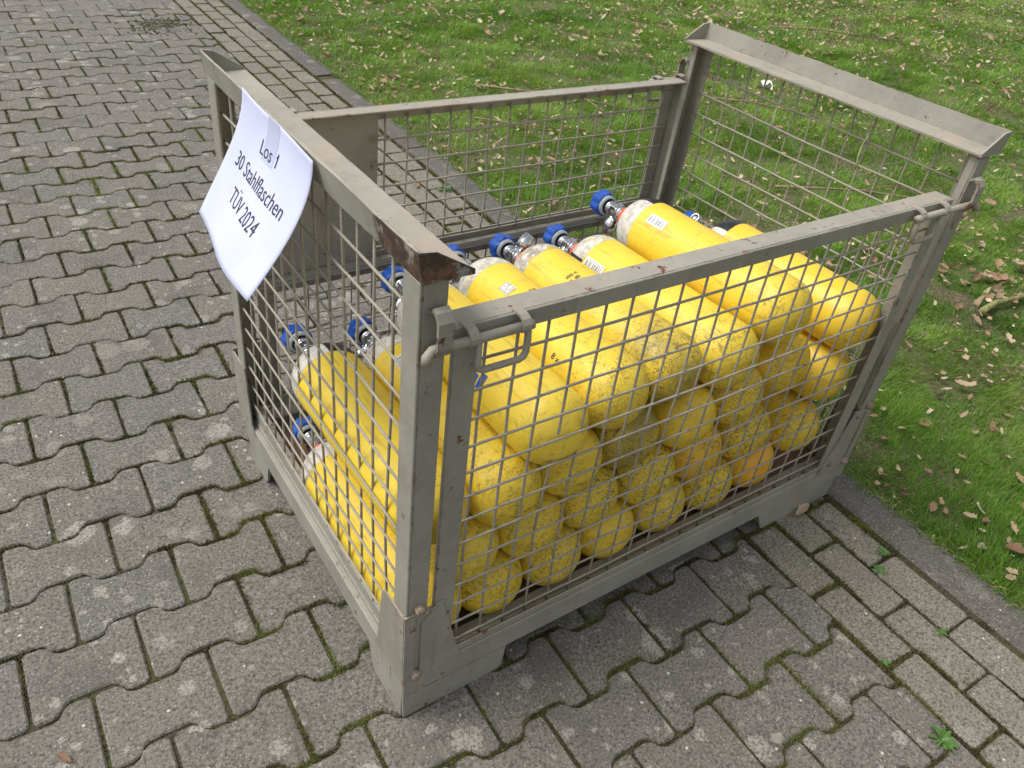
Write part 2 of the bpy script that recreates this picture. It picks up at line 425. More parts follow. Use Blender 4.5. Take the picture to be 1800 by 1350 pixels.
# ------------------------------------------------------------------ mesh helpers
def mesh_obj(name, verts, faces, mat=None, parent=None, smooth=False, link=True):
    me = bpy.data.meshes.new(name)
    me.from_pydata([tuple(v) for v in verts], [], faces)
    me.update()
    if mat: me.materials.append(mat)
    if smooth:
        for p in me.polygons: p.use_smooth = True
    o = bpy.data.objects.new(name, me)
    if link: COL.objects.link(o)
    if parent: o.parent = parent
    return o
def empty(name, loc=(0, 0, 0)):
    o = bpy.data.objects.new(name, None)
    o.location = loc
    o.empty_display_size = .05
    COL.objects.link(o)
    return o
def tag(o, label=None, cat=None, group=None, kind=None):
    if label: o['label'] = label
    if cat: o['category'] = cat
    if group: o['group'] = group
    if kind: o['kind'] = kind
    return o
class MB:
    """collects solids, builds one mesh"""
    def __init__(s): s.v = []; s.f = []; s.sm = []
    def add(s, v, f, sm=False):
        k = len(s.v); s.v += [Vector(x) for x in v]; s.f += [tuple(i + k for i in q) for q in f]; s.sm += [sm] * len(f)
    def box(s, x0, x1, y0, y1, z0, z1, bev=.0012):
        bm = bmesh.new()
        bmesh.ops.create_cube(bm, size=1)
        for q in bm.verts:
            q.co = Vector(((x0 + x1) / 2 + q.co.x * (x1 - x0), (y0 + y1) / 2 + q.co.y * (y1 - y0), (z0 + z1) / 2 + q.co.z * (z1 - z0)))
        if bev:
            bmesh.ops.bevel(bm, geom=bm.edges[:], offset=min(bev, .3 * min(x1 - x0, y1 - y0, z1 - z0)), segments=1, affect='EDGES')
        s.bm(bm)
    def bm(s, bm, sm=False):
        bm.verts.index_update()
        s.add([v.co.copy() for v in bm.verts], [tuple(v.index for v in f.verts) for f in bm.faces], sm)
        bm.free()
    def prism(s, poly, axis, a, b):
        """poly: 2D points (in the two other axes, cyclic order) extruded from a to b along axis"""
        def P(p, t):
            c = [p[0], p[1]]; c.insert(axis, t); return Vector(c)
        n = len(poly)
        v = [P(p, a) for p in poly] + [P(p, b) for p in poly]
        f = [tuple(range(n))[::-1], tuple(range(n, 2 * n))] + [(i, (i + 1) % n, (i + 1) % n + n, i + n) for i in range(n)]
        bm = bmesh.new()
        bv = [bm.verts.new(x) for x in v]
        for q in f: bm.faces.new([bv[i] for i in q])
        bmesh.ops.recalc_face_normals(bm, faces=bm.faces)
        s.bm(bm)
    def tube(s, pts, r, seg=8, caps=True, radii=None):
        pts = [Vector(p) for p in pts]
        v = []; f = []
        ref = Vector((0, 0, 1)) if abs((pts[1] - pts[0]).normalized().z) < .9 else Vector((1, 0, 0))
        a_prev = None
        for i, p in enumerate(pts):
            d = (pts[min(i + 1, len(pts) - 1)] - pts[max(i - 1, 0)]).normalized()
            if a_prev is None: a = d.cross(ref).normalized()
            else: a = (a_prev - d * a_prev.dot(d)).normalized()
            a_prev = a; b = d.cross(a).normalized()
            rr = radii[i] if radii else r
            for k in range(seg):
                t = 2 * math.pi * k / seg
                v.append(p + rr * (math.cos(t) * a + math.sin(t) * b))
        for i in range(len(pts) - 1):
            for k in range(seg):
                f.append((i * seg + k, i * seg + (k + 1) % seg, (i + 1) * seg + (k + 1) % seg, (i + 1) * seg + k))
        if caps:
            f.append(tuple(range(seg))[::-1]); f.append(tuple((len(pts) - 1) * seg + k for k in range(seg)))
        s.add(v, f, True)
    def lathe(s, prof, seg=32, a0=0, a1=2 * math.pi, center=(0, 0, 0), axis='Y', sm=True):
        """prof: list of (y, r), spun round the axis"""
        full = abs(a1 - a0 - 2 * math.pi) < 1e-6
        n = seg if full else seg + 1
        v = []; f = []
        for (y, r) in prof:
            for k in range(n):
                t = a0 + (a1 - a0) * k / seg
                c = (r * math.cos(t), y, r * math.sin(t)) if axis == 'Y' else ((y, r * math.cos(t), r * math.sin(t)) if axis == 'X' else (r * math.cos(t), r * math.sin(t), y))
                v.append(Vector(c) + Vector(center))
        for i in range(len(prof) - 1):
            for k in range(n if full else n - 1):
                f.append((i * n + k, (i + 1) * n + k, (i + 1) * n + (k + 1) % n, i * n + (k + 1) % n))
        s.add(v, f, sm)
    def build(s, name, mat, parent=None, warp=None, link=True):
        v = [warp(x) for x in s.v] if warp else s.v
        me = bpy.data.meshes.new(name)
        me.from_pydata([tuple(x) for x in v], [], s.f)
        me.update()
        me.materials.append(mat)
        me.polygons.foreach_set('use_smooth', s.sm)
        bm = bmesh.new(); bm.from_mesh(me); bmesh.ops.recalc_face_normals(bm, faces=bm.faces); bm.to_mesh(me); bm.free()
        o = bpy.data.objects.new(name, me)
        if link: COL.objects.link(o)
        if parent: o.parent = parent
        return o

# ------------------------------------------------------------------ ground
SL = .0234
def pw(s, t):      # paving frame -> world
    n = 1 + SL * SL
    return ((s + SL * t) / n, (t - SL * s) / n)
def infr(x, y, mg=.12):
    """is a ground point inside the camera's view (with a margin)"""
    d = Vector((x, y, 0)) - CAMP
    z = d.dot(fwd)
    if z < .1: return False
    u = d.dot(rgt) / z * 1396.93 / 900; v = d.dot(upv) / z * 1396.93 / 675
    return abs(u) < 1 + mg * 900 / 900 and abs(v) < 1 + mg
SOIL0 = 1.30
g = mesh_obj('ground', [(-90, -90, -.035), (90, -90, -.035), (90, 90, -.035), (-90, 90, -.035)], [(0, 1, 2, 3)], M_SOIL)
tag(g, kind='structure')
def strip(s0, s1, t0, t1, z):
    return [(*pw(s0, t0), z), (*pw(s1, t0), z), (*pw(s1, t1), z), (*pw(s0, t1), z)]
path = mesh_obj('paved_path', strip(-4.5, 1.206, -3, 12, -.0055), [(0, 1, 2, 3)], M_JOINT)
tag(path, kind='structure')

# interlocking stones
LP, PP, ST = .1950, .1377, .0125
def stone_outline(L, cut_l=False, cut_r=False, g=.0031, half=None):
    """bone-shaped interlocking stone, centred; half: keep only the part left of x=half"""
    a = PP / 2 + ST - g; b = PP / 2 - ST - g
    hl = L / 2 - g
    q = L / 4
    top = [(-hl, a), (-q - .006, a), (-q + .010, b), (q - .010, b), (q + .006, a), (hl, a)]
    if half is not None:
        top = [p for p in top if p[0] < half] + [(half, b if abs(half) < q else a)]
    bot = [(x, -y) for x, y in top[::-1]]
    return top + bot
def make_stone(outline, h, ch, seed, jit=.0012):
    r = random.Random(seed)
    cx = sum(p[0] for p in outline) / len(outline)
    pts = [(x + r.uniform(-jit, jit), y + r.uniform(-jit, jit)) for x, y in outline]
    # round the corners a little
    rp = []
    n = len(pts)
    for i in range(n):
        p = Vector(pts[i]); a = Vector(pts[i - 1]); b = Vector(pts[(i + 1) % n])
        da = (a - p); db = (b - p)
        k = min(.007, da.length * .33, db.length * .33)
        rp.append(p + da.normalized() * k); rp.append(p + db.normalized() * k)
    pts = rp; n = len(pts)
    c = Vector((0, 0))
    inner = []
    for i in range(n):
        a = pts[i - 1]; b = pts[(i + 1) % n]
        d = (b - a).normalized(); nrm = Vector((-d.y, d.x))
        if nrm.dot(pts[i] - c) > 0: nrm = -nrm
        inner.append(pts[i] + nrm * ch)
    v = [(p.x, p.y, -.03) for p in pts] + [(p.x, p.y, -ch * .9) for p in pts] + [(p.x + r.uniform(-1, 1) * .0004, p.y + r.uniform(-1, 1) * .0004, r.uniform(-.0003, .0003)) for p in inner]
    f = []
    for k in range(2):
        f += [(k * n + i, k * n + (i + 1) % n, (k + 1) * n + (i + 1) % n, (k + 1) * n + i) for i in range(n)]
    f.append(tuple(range(2 * n, 3 * n)))
    bm = bmesh.new()
    bv = [bm.verts.new(x) for x in v]
    for q in f: bm.faces.new([bv[i] for i in q])
    bmesh.ops.recalc_face_normals(bm, faces=bm.faces)
    me = bpy.data.meshes.new('paving_stone')
    bm.to_mesh(me); bm.free()
    return me
stone_meshes = [make_stone(stone_outline(LP), 0, .0035, k) for k in range(6)]
half_meshes = [make_stone(stone_outline(LP, half=(-.0165, .0800)[k]), 0, .0035, 20 + k) for k in range(2)]
brick_meshes = []
for k in range(5):
    hw, hl = .0446, .0966
    brick_meshes.append(make_stone([(-hw, hl), (-hw, 0), (-hw, -hl), (hw, -hl), (hw, 0), (hw, hl)], 0, .0035, 40 + k, .0011))
for me in stone_meshes + half_meshes: me.materials.append(M_STONE)
for me in brick_meshes: me.materials.append(M_BRICK); me.name = 'edge_brick'
ANG = -math.atan(SL)
cands = []
for k in range(-45, 16):
    t = .568 - PP / 2 - PP * k
    even = (k % 2 == 0)
    s0 = -.2555 if even else -.3535
    # stone centre lies midway between its two cross joints
    for mI in range(-24, 8):
        s = s0 + LP * (mI + .5)
        s_l, s_r = s - LP / 2, s + LP / 2
        if s_l > .87: continue
        cands.append((s, t, 0 if s_r < .897 else (2 if even else 1)))
vis = []
rest = []
for s, t, hf in cands:
    x, y = pw(s, t)
    under = (.08 < x < 1.15 and .08 < y < .7)
    if infr(x, y, .14):
        vis.append((math.hypot(x - CAMP.x, y - CAMP.y) + (30 if under else 0), x, y, hf))
    elif -3.2 < x < 2 and -1.8 < y < 7:
        rest.append((0, x, y, hf))
vis.sort()
def place_piece(me, x, y, name, parent, amp=.0024, rz=.006):
    o = bpy.data.objects.new(name, me)
    COL.objects.link(o)
    o.parent = parent
    o.location = (x, y, random.uniform(-1, 1) * amp)
    o.rotation_euler = (random.gauss(0, .006), random.gauss(0, .006), ANG + random.gauss(0, rz))
    return o
def piece_mesh_join(items, name, parent, mat):
    V = []; F = []
    for me, x, y in items:
        R_ = Matrix.Translation((x, y, random.uniform(-.0015, .0015))) @ Matrix.Rotation(ANG + random.gauss(0, .004), 4, 'Z')
        k = len(V)
        V += [R_ @ v.co for v in me.vertices]
        F += [tuple(i + k for i in p.vertices) for p in me.polygons]
    o = mesh_obj(name, V, F, mat, parent)
    o['kind'] = 'stuff'
    return o
for i, (d, x, y, hf) in enumerate(vis[:300]):
    me = half_meshes[hf - 1] if hf else stone_meshes[i % 6]
    place_piece(me, x, y, 'paving_stone', path)
piece_mesh_join([(half_meshes[hf - 1] if hf else stone_meshes[i % 6], x, y) for i, (d, x, y, hf) in enumerate(vis[300:] + rest)], 'paving_stone_field', path, M_STONE)
rows = ((.902, 1.0035, -.176), (1.0035, 1.0995, -.088), (1.0995, 1.1934, -.183))
bricks = []
for (a, b, t0) in rows:
    for k in range(-45, 12):
        t = t0 - .199 * k - .0995
        x, y = pw((a + b) / 2, t)
        bricks.append((math.hypot(x - CAMP.x, y - CAMP.y), x, y))
near = sorted(b for b in bricks if infr(b[1], b[2], .14))
far = [b for b in bricks if not infr(b[1], b[2], .14)]
for i, (d, x, y) in enumerate(near[:300]):
    o = place_piece(brick_meshes[i % 5], x, y, 'edge_brick', path, .0022, .01)
piece_mesh_join([(brick_meshes[i % 5], x, y) for i, (d, x, y) in enumerate(near[300:] + far)], 'edge_brick_run', path, M_BRICK)

# kerb
kerb = mesh_obj('kerb', strip(1.1915, 1.325, -3, 12, -.0035), [(0, 1, 2, 3)], M_JOINT)
tag(kerb, kind='structure')
def kerb_mesh(seed, L=.995):
    r = random.Random(seed)
    n = 14
    prof = [(-.058, -.03), (-.058, .001), (-.053, .006), (-.044, .0085), (.034, .0085), (.05, .005), (.058, -.003), (.058, -.03)]
    v = []; f = []
    for i in range(n + 1):
        y = -L / 2 + L * i / n
        for j, (x, z) in enumerate(prof):
            e = .0022 if 0 < i < n else .003
            v.append((x + r.uniform(-e, e) * (1 if j not in (0, 7) else .2), y, z + r.uniform(-.0007, .0007) - (.003 if i in (0, n) and 0 < j < 7 else 0)))
    m_ = len(prof)
    for i in range(n):
        for j in range(m_ - 1):
            f.append((i * m_ + j, (i + 1) * m_ + j, (i + 1) * m_ + j + 1, i * m_ + j + 1))
    f.append(tuple(range(m_))); f.append(tuple(n * m_ + j for j in range(m_))[::-1])
    me = bpy.data.meshes.new('kerb_stone'); me.from_pydata(v, [], f); me.update(); me.materials.append(M_KERB)
    bm = bmesh.new(); bm.from_mesh(me); bmesh.ops.recalc_face_normals(bm, faces=bm.faces); bm.to_mesh(me); bm.free()
    return me
km = [kerb_mesh(60 + k) for k in range(3)]
for i, tj in enumerate([-1.6, -.6, .41, 1.42, 2.43, 3.5, 4.47, 5.48, 6.5]):
    x, y = pw(1.267, tj + .5)
    o = bpy.data.objects.new('kerb_stone', km[i % 3]); COL.objects.link(o); o.parent = kerb
    o.location = (x, y, random.uniform(-.002, .002)); o.rotation_euler = (0, 0, ANG + random.gauss(0, .002))

# ------------------------------------------------------------------ value noise used for scatter
_g = np.random.default_rng(5).random((256, 256))
def vnoise(x, y, sc):
    x = np.asarray(x) * sc + 1000; y = np.asarray(y) * sc + 1000
    xi = np.floor(x).astype(int); yi = np.floor(y).astype(int)
    fx = x - xi; fy = y - yi; fx = fx * fx * (3 - 2 * fx); fy = fy * fy * (3 - 2 * fy)
    G = lambda a, b: _g[a % 256, b % 256]
    return (G(xi, yi) * (1 - fx) + G(xi + 1, yi) * fx) * (1 - fy) + (G(xi, yi + 1) * (1 - fx) + G(xi + 1, yi + 1) * fx) * fy
def fbm(x, y, sc): return .55 * vnoise(x, y, sc) + .3 * vnoise(x, y, sc * 2.1) + .15 * vnoise(x, y, sc * 4.7)
def inview(x, y, mg=.15):
    P = np.stack([x - CAMP.x, y - CAMP.y, np.full_like(x, -CAMP.z)], 1)
    z = P @ np.array(fwd); u = P @ np.array(rgt) / z * 1396.93 / 900; v = P @ np.array(upv) / z * 1396.93 / 675
    return (z > .1) & (abs(u) < 1 + mg) & (abs(v) < 1 + mg)

# blades: n x 3-segment strips, written with foreach_set
def blades(name, x, y, z0, hgt, wid, lean, az, tint, mat, kind='stuff', parent=None, seg=2):
    n = len(x)
    dx, dy = np.cos(az), np.sin(az)          # lean direction
    fa = az + np.pi / 2 + rng.normal(0, .6, n)
    px, py = np.cos(fa), np.sin(fa)          # width direction
    ts = [0, .55, 1.0] if seg == 2 else [0, 1.0]
    V = []
    for i, t in enumerate(ts):
        off = lean * hgt * t * t * 1.0
        zz = z0 + hgt * t * np.sqrt(np.clip(1 - (lean * t) ** 2 * .6, .1, 1))
        cx, cy = x + dx * off, y + dy * off
        if i < len(ts) - 1:
            ww = wid * (1 - .25 * t) / 2
            V.append(np.stack([cx - px * ww, cy - py * ww, zz], 1)); V.append(np.stack([cx + px * ww, cy + py * ww, zz], 1))
        else:
            V.append(np.stack([cx, cy, zz], 1))
    k = len(V)
    verts = np.stack(V, 1).reshape(-1, 3).astype(np.float32)
    base = np.arange(n)[:, None] * k
    if k == 5:
        quads = base + np.array([[0, 1, 3, 2]]); tris = base + np.array([[2, 3, 4]])
        loops = np.concatenate([quads, tris], 1).reshape(-1)
        tot = np.tile([4, 3], n); 
    else:
        loops = (base + np.array([[0, 1, 2]])).reshape(-1); tot = np.full(n, 3)
    me = bpy.data.meshes.new(name)
    me.vertices.add(len(verts)); me.vertices.foreach_set('co', verts.reshape(-1))
    me.loops.add(len(loops)); me.loops.foreach_set('vertex_index', loops.astype(np.int32))
    me.polygons.add(len(tot)); 
    st = np.concatenate([[0], np.cumsum(tot)[:-1]]).astype(np.int32)
    me.polygons.foreach_set('loop_start', st)
    at = me.attributes.new('tint', 'FLOAT', 'POINT')
    at.data.foreach_set('value', np.repeat(tint, k).astype(np.float32))
    me.update(calc_edges=True); me.validate()
    me.materials.append(mat)
    o = bpy.data.objects.new(name, me); COL.objects.link(o)
    if parent: o.parent = parent
    o['kind'] = kind
    return o

# lawn
def ground_z(x, y):
    return -.034 + .03 * np.clip((x - SL * y - 1.3) / .25, 0, 1) + .03 * (fbm(x, y, 1.1) - .5) * np.clip((x - 1.3) / .6, 0, 1)
nx, ny = 90, 90
gx = 1.30 + np.linspace(0, 1, nx) ** 1.8 * 24; gy = np.linspace(-4, 16, ny)
GX, GY = np.meshgrid(gx, gy, indexing='ij')
WX = GX + SL * GY
GZ = ground_z(WX, GY) + .002
lv = np.stack([WX, GY, GZ], -1).reshape(-1, 3)
lf = [(i * ny + j, (i + 1) * ny + j, (i + 1) * ny + j + 1, i * ny + j + 1) for i in range(nx - 1) for j in range(ny - 1)]
lawn = mesh_obj('lawn_soil', lv.tolist(), lf, M_SOIL, smooth=True)
tag(lawn, kind='structure')
xs, ys, ws, hs_ = [], [], [], []
for d0, d1, dens, wd, hh in ((0, 2.6, 52000, .0018, .032), (2.6, 4.2, 27000, .0025, .034), (4.2, 7, 12500, .0038, .037), (7, 11, 4200, .0075, .044), (11, 19, 1300, .013, .05)):
    x0, x1, y0, y1 = 1.30, min(19, d1 + .2), -1.2, min(14, d1 + .2)
    n = int((x1 - x0) * (y1 - y0) * dens)
    x = rng.uniform(x0, x1, n); y = rng.uniform(y0, y1, n)
    x = x + SL * y
    d = np.hypot(x - CAMP.x, y - CAMP.y)
    k = (d >= d0) & (d < d1) & inview(x, y, .08) & (x - SL * y > 1.316 + .016 * (vnoise(x, y, 9) - .2))
    x, y = x[k], y[k]
    cl = fbm(x, y, 9)
    k = rng.random(len(x)) < np.clip(.45 + 2.0 * (cl - .32), .30, 1)
    x, y = x[k], y[k]
    xs.append(x); ys.append(y); ws.append(np.full(len(x), wd)); hs_.append(np.full(len(x), hh))
X = np.concatenate(xs); Y = np.concatenate(ys); Wd = np.concatenate(ws); Hh = np.concatenate(hs_)
cl = fbm(X, Y, 9); big = fbm(X + 40, Y, 1.6)
n = len(X)
hgt = Hh * (.25 + 1.8 * np.clip(cl - .2, 0, .7) + .8 * np.clip(fbm(X + 70, Y, 2.7) - .52, 0, 1)) * rng.uniform(.6, 1.35, n)
edge = np.clip((X - SL * Y - 1.30) / .08, .35, 1)
hgt *= edge
lean = rng.uniform(.25, 1.15, n)
az = rng.uniform(0, 2 * np.pi, n) * .55 + 6.3 * vnoise(X, Y, 5)
tint = np.clip(.30 + .75 * (big - .35) + .5 * (cl - .35) + rng.normal(0, .13, n), .02, .77)
straw = rng.random(n) < np.clip(.14 + 1.2 * (fbm(X + 9, Y + 3, 3.1) - .46), .06, .55)
tint[straw] = rng.uniform(.8, 1, straw.sum())
hgt[straw] *= .55; lean[straw] = rng.uniform(.9, 1.25, straw.sum())
gz = ground_z(X, Y)
grass = blades('grass', X, Y, gz, hgt, Wd * rng.uniform(.6, 1.3, n), lean, az, tint, M_GRASS)
N_GRASS = n
nf = 9000
tf = rng.uniform(-1.2, 6.5, nf); xf0 = 1.310 + rng.exponential(.014, nf); 
xf = xf0 + SL * tf
kf = inview(xf, tf, .05) & (rng.random(nf) < np.clip((fbm(xf, tf, 7) - .25) * 3, .1, 1)); xf, tf = xf[kf], tf[kf]; nf = len(xf)
blades('kerb_grass', xf, tf, np.full(nf, -.012), rng.uniform(.02, .05, nf), rng.uniform(.0018, .0034, nf), rng.uniform(.6, 1.2, nf), np.pi + rng.normal(0, .9, nf), np.clip(rng.normal(.5, .28, nf), 0, 1), M_GRASS)

# moss tufts in the joints
def joint_points(n):
    """random points on joint lines of the paving"""
    out = []
    s = rng.uniform(-2.2, .9, n); row = rng.integers(-32, 10, n)
    tj = .568 - PP * row
    ev = (row % 2 == 0)
    c = np.where(ev, -.2555, -.3535)  # centres of the raised stretch
    ph = np.abs(((s - c + LP / 2) % LP) - LP / 2)
    off = np.clip((LP / 4 - ph) / .008, -1, 1) * ST
    a = np.stack([s, tj + off, np.zeros(n)], 1)
    # cross joints
    row2 = rng.integers(-32, 10, n // 2); m2 = rng.integers(-14, 8, n // 2)
    s2 = np.where(row2 % 2 == 0, -.2555, -.3535) + LP * m2
    t2 = .568 - PP / 2 - PP * row2 + rng.uniform(-.078, .078, n // 2)
    k = s2 < .9
    b = np.stack([s2[k], t2[k], np.zeros(k.sum())], 1)
    # brick joints
    n3 = n // 3
    r3 = rng.integers(0, 4, n3); s3 = np.array([.902, 1.0035, 1.0995, 1.199])[r3]; t3 = rng.uniform(-1, 6, n3)
    cc = np.stack([s3 + np.where(r3 == 3, rng.normal(0, .0055, n3), 0), t3, np.zeros(n3)], 1)
    r4 = rng.integers(0, 3, n3 // 2); k4 = rng.integers(-30, 5, n3 // 2)
    a4 = np.array([.902, 1.0035, 1.0995])[r4]; b4 = np.array([1.0035, 1.0995, 1.1934])[r4]; t4 = np.array([-.176, -.088, -.183])[r4]
    dd = np.stack([a4 + (b4 - a4) * rng.random(n3 // 2), t4 - .199 * k4, np.zeros(n3 // 2)], 1)
    return np.concatenate([a, b, cc, dd])
jp = joint_points(900000)
q = 1 + SL * SL
jx = (jp[:, 0] + SL * jp[:, 1]) / q; jy = (jp[:, 1] - SL * jp[:, 0]) / q
d = np.hypot(jx - CAMP.x, jy - CAMP.y)
mo = .55 * fbm(jx + 20, jy + 11, 3.2) + .45 * fbm(jx + 3, jy + 50, 16)
keep = inview(jx, jy, .05) & (rng.random(len(jx)) < np.clip((mo - .42) * 8, .06, 1) * np.clip(2.0 / np.maximum(d, .6), .05, 1) ** 1.3)
jx, jy, mo, d = jx[keep], jy[keep], mo[keep], d[keep]
n = len(jx)
sp = .0027 * (1 + .6 * np.clip(mo - .45, 0, .2) / .2)
jx = jx + rng.normal(0, 1, n) * sp; jy = jy + rng.normal(0, 1, n) * sp
blades('joint_moss', jx, jy, np.full(n, -.0052), rng.uniform(.003, .0105, n) * (.8 + 1.4 * np.clip(mo - .4, 0, .4)), rng.uniform(.0014, .0034, n) * np.clip(d, .8, 3), rng.uniform(.2, 1.1, n), rng.uniform(0, 6.28, n),
       np.clip(.16 + 2.6 * (mo - .45) + rng.normal(0, .24, n), 0, 1), M_MOSS, seg=1)
N_MOSS = n
# dirt crumbs on the path and kerb joint
crumb = MB()
def crumb_add(x, y, z, r):
    bm = bmesh.new(); bmesh.ops.create_icosphere(bm, subdivisions=1, radius=r)
    for v in bm.verts: v.co *= random.uniform(.6, 1.2)
    for v in bm.verts: v.co.z *= .6
    bmesh.ops.translate(bm, verts=bm.verts, vec=(x, y, z)); crumb.bm(bm)
for i in range(900):
    s = random.choice([.902, 1.203, 1.203, 1.21, 1.325, 1.0995, random.uniform(-1, .9)]); t = random.uniform(-.7, 2.6)
    x, y = pw(s + random.gauss(0, .004), t); crumb_add(x + (random.gauss(0, .012) if s > 1.2 else 0), y, .0 if s < 1.3 else .004, random.uniform(.0008, .0026))
for i in range(260):   # swept heap of dirt by the bricks, up the path
    x = .80 + random.gauss(0, .09); y = 4.57 + random.gauss(0, .10); crumb_add(x, y, .001, random.uniform(.004, .011))
tag(crumb.build('soil_crumbs', M_JOINT), kind='stuff')

# ------------------------------------------------------------------ mesh container
LX, WY, PR = 1.226, .765, .018
def warp(v):
    """the real container's frames lean a little: the rear side stands out at the bottom"""
    x, y, z = v
    if z > .13:
        y = y + max(0, y) / WY * (.8 - .765) * max(0, (.55 - z)) / .42 if y > .4 else y
    else:
        y = y + max(0, y) / WY * .022
    return Vector((x, y, z - .007 * x / LX))
box = empty('mesh_container', (0, 0, 0))
tag(box, 'grey steel mesh container on feet filled with yellow cylinders, chipped grey paint', 'container')

# base with feet
b = MB()
b.box(0, LX, 0, .045, .068, .125, .002)
b.box(0, LX, WY - .045, WY, .068, .125, .002)
b.box(0, .045, .0452, WY - .0452, .067, .124, .002)
b.box(LX - .045, LX, .0452, WY - .0452, .067, .124, .002)
# shadow lip that carries the side panels
b.box(.012, LX - .012, .010, .016, .126, .136, .001)
b.box(.010, .016, .02, WY - .02, .126, .136, .001)
base = b.build('base_frame', M_BASE, box, warp)
b = MB(); b.box(.04, LX - .04, .04, WY - .04, .096, .106, 0)
b.build('floor_plate', M_FLOOR, box, warp)
for i in range(5):
    b = MB(); x = .22 + i * .2
    b.box(x, x + .05, .046, WY - .046, .07, .0945, .002)
    b.build('floor_beam', M_BASE, box, warp)
def foot(x0, x1, slx, y0, y1):
    """tapered sheet-steel foot, open side inward; x1 side slopes when slx"""
    b = MB()
    z1 = .0665
    if x1 > x0:
        o, s_ = x0, 1
    for (ya, yb, sg) in ((y0, y1, 1),):
        pass
    ymid = y0 + .1 * (1 if y1 > y0 else -1)
    # long wall along x
    pa, pb = min(y0, y0 + (.006 if y1 > y0 else -.006)), max(y0, y0 + (.006 if y1 > y0 else -.006))
    d = 1 if x1 > x0 else -1
    e = x1 - d * slx
    b.prism([(x0 + d * .004, 0), (e - d * .006, 0), (e, .006), (x1, z1), (x0, z1)], 1, pa, pb) if False else None
    poly = [(x0 + d * .003, .0), (e - d * .010, .0), (e, .005), (x1, z1), (x0, z1)]
    v2 = [(p[0], p[1]) for p in poly]
    b.prism(v2, 1, pa, pb)
    # short wall along y
    dy = 1 if y1 > y0 else -1
    xa, xb = min(x0, x0 + d * .006), max(x0, x0 + d * .006)
    b.prism([(y0 + dy * .0065, .0), (y0 + dy * .105, .0), (y0 + dy * .118, .010), (y0 + dy * .135, z1), (y0 + dy * .0065, z1)], 0, xa + .0001, xb - .0001)
    # bottom plate
    xs_ = sorted((x0 + d * .0062, e - d * .012)); ys_ = sorted((y0 + dy * .0062, y0 + dy * .10))
    b.box(xs_[0], xs_[1], ys_[0], ys_[1], .0005, .006, .001)
    # inner wall
    ya = sorted((y0 + dy * .095, y0 + dy * .1))
    b.prism([(x0 + d * .0065, .0065), (e - d * .010, .0065), (x1 - d * .002, z1 - .0005), (x0 + d * .0065, z1 - .0005)], 1, ya[0], ya[1])
    return b
for a in ((.001, .216, .004, .001, 1), (LX - .02, .922, -.03 * -1, .002, 1), (.001, .216, .02, WY - .001, 0), (LX - .02, .922, .03, WY - .001, 0)):
    foot(*a).build('foot', M_BASE, box, lambda v: Vector((v.x, v.y + (.022 if v.y > .4 else 0), v.z - (.0 if v.z < .03 else .007 * v.x / LX))))

# corner shoes: folded gusset plates with a slot and two bolts
def shoe(sx, sy):
    """sx, sy = 0/1: which corner"""
    mx = lambda x: x if sx == 0 else LX - .014 - x
    my = lambda y: y if sy == 0 else WY + .022 - y
    def P2(poly, axis, a, b_):
        out = []
        for p in poly:
            if axis == 1: out.append((mx(p[0]), p[1]))
            else: out.append((my(p[0]), p[1]))
        A, B = (my(a), my(b_)) if axis == 1 else (mx(a), mx(b_))
        return out, axis, min(A, B), max(A, B)
    b = MB()
    t = -.0035
    zt = .298
    # front plate in three strips, leaving the slot open
    b.prism(*P2([(-.003, .112), (.0165, .112), (.0165, .285), (.030, .285), (.066, .290), (.066, zt), (-.003, zt - .004)], 1, t, 0 - .0003))
    b.prism(*P2([(.0168, .112), (.112, .112), (.066, .2895), (.046, .286), (.0275, .262), (.0275, .135), (.0168, .135)], 1, t, -.0003))
    # side plate with a raised ear
    b.prism(*P2([(.0003, .112), (.096, .112), (.092, .135), (.078, .268), (.0705, .286), (.0003, zt - .010)], 0, t, -.0003))
    o = b.build('corner_shoe', M_SHOE, box, warp)
    k = MB(); k.box(*sorted((mx(.0150), mx(.030))), *sorted((my(.0052), my(.0082))), .128, .29, .0004)
    k.build('slot_backing', M_PAINT, o, warp)
    for (x, z) in ((.021, .306), (.019, .133)):
        c = MB()
        y_out = my(-.013); y_in = my(-.0005)
        r = .0085
        pr = [(y_out, 0), (y_out, r * .8), (y_out + (.002 if y_in > y_out else -.002), r), (y_in, r)]
        c.lathe([(y, rr) for y, rr in pr], 10, center=(mx(x), 0, z))
        c.build('bolt', M_BOLT, o, warp)
for sx in (0, 1):
    for sy in (0, 1): shoe(sx, sy)

# wires
def wire_mesh(p0, p1, r, bow, kink, seed):
    rr = random.Random(seed)
    p0, p1 = Vector(p0), Vector(p1)
    n = 9
    L = (p1 - p0).length
    d = (p1 - p0).normalized()
    a = d.cross(Vector((0, 0, 1))) if abs(d.z) < .9 else d.cross(Vector((1, 0, 0)))
    a.normalize(); b_ = d.cross(a)
    if rr.random() < .2: bow *= 2.2; kink *= 1.8
    ph = rr.uniform(0, 6.28); A = rr.gauss(0, bow); B = rr.gauss(0, bow)
    pts = []
    for i in range(n + 1):
        t = i / n
        env = math.sin(math.pi * t)
        k = kink * rr.gauss(0, 1) * env
        pts.append(p0 + d * L * t + a * (A * env + k) + b_ * (B * env * math.sin(2 * math.pi * t + ph) + kink * rr.gauss(0, 1) * env))
    m_ = MB(); m_.tube(pts, r, 6)
    return m_
WR = .0023
def add_wire(p0, p1, parent, seed, bow=.0012, kink=.0005):
    wire_mesh(p0, p1, WR, bow, kink, seed).build('wire', M_WIRE, parent, warp)

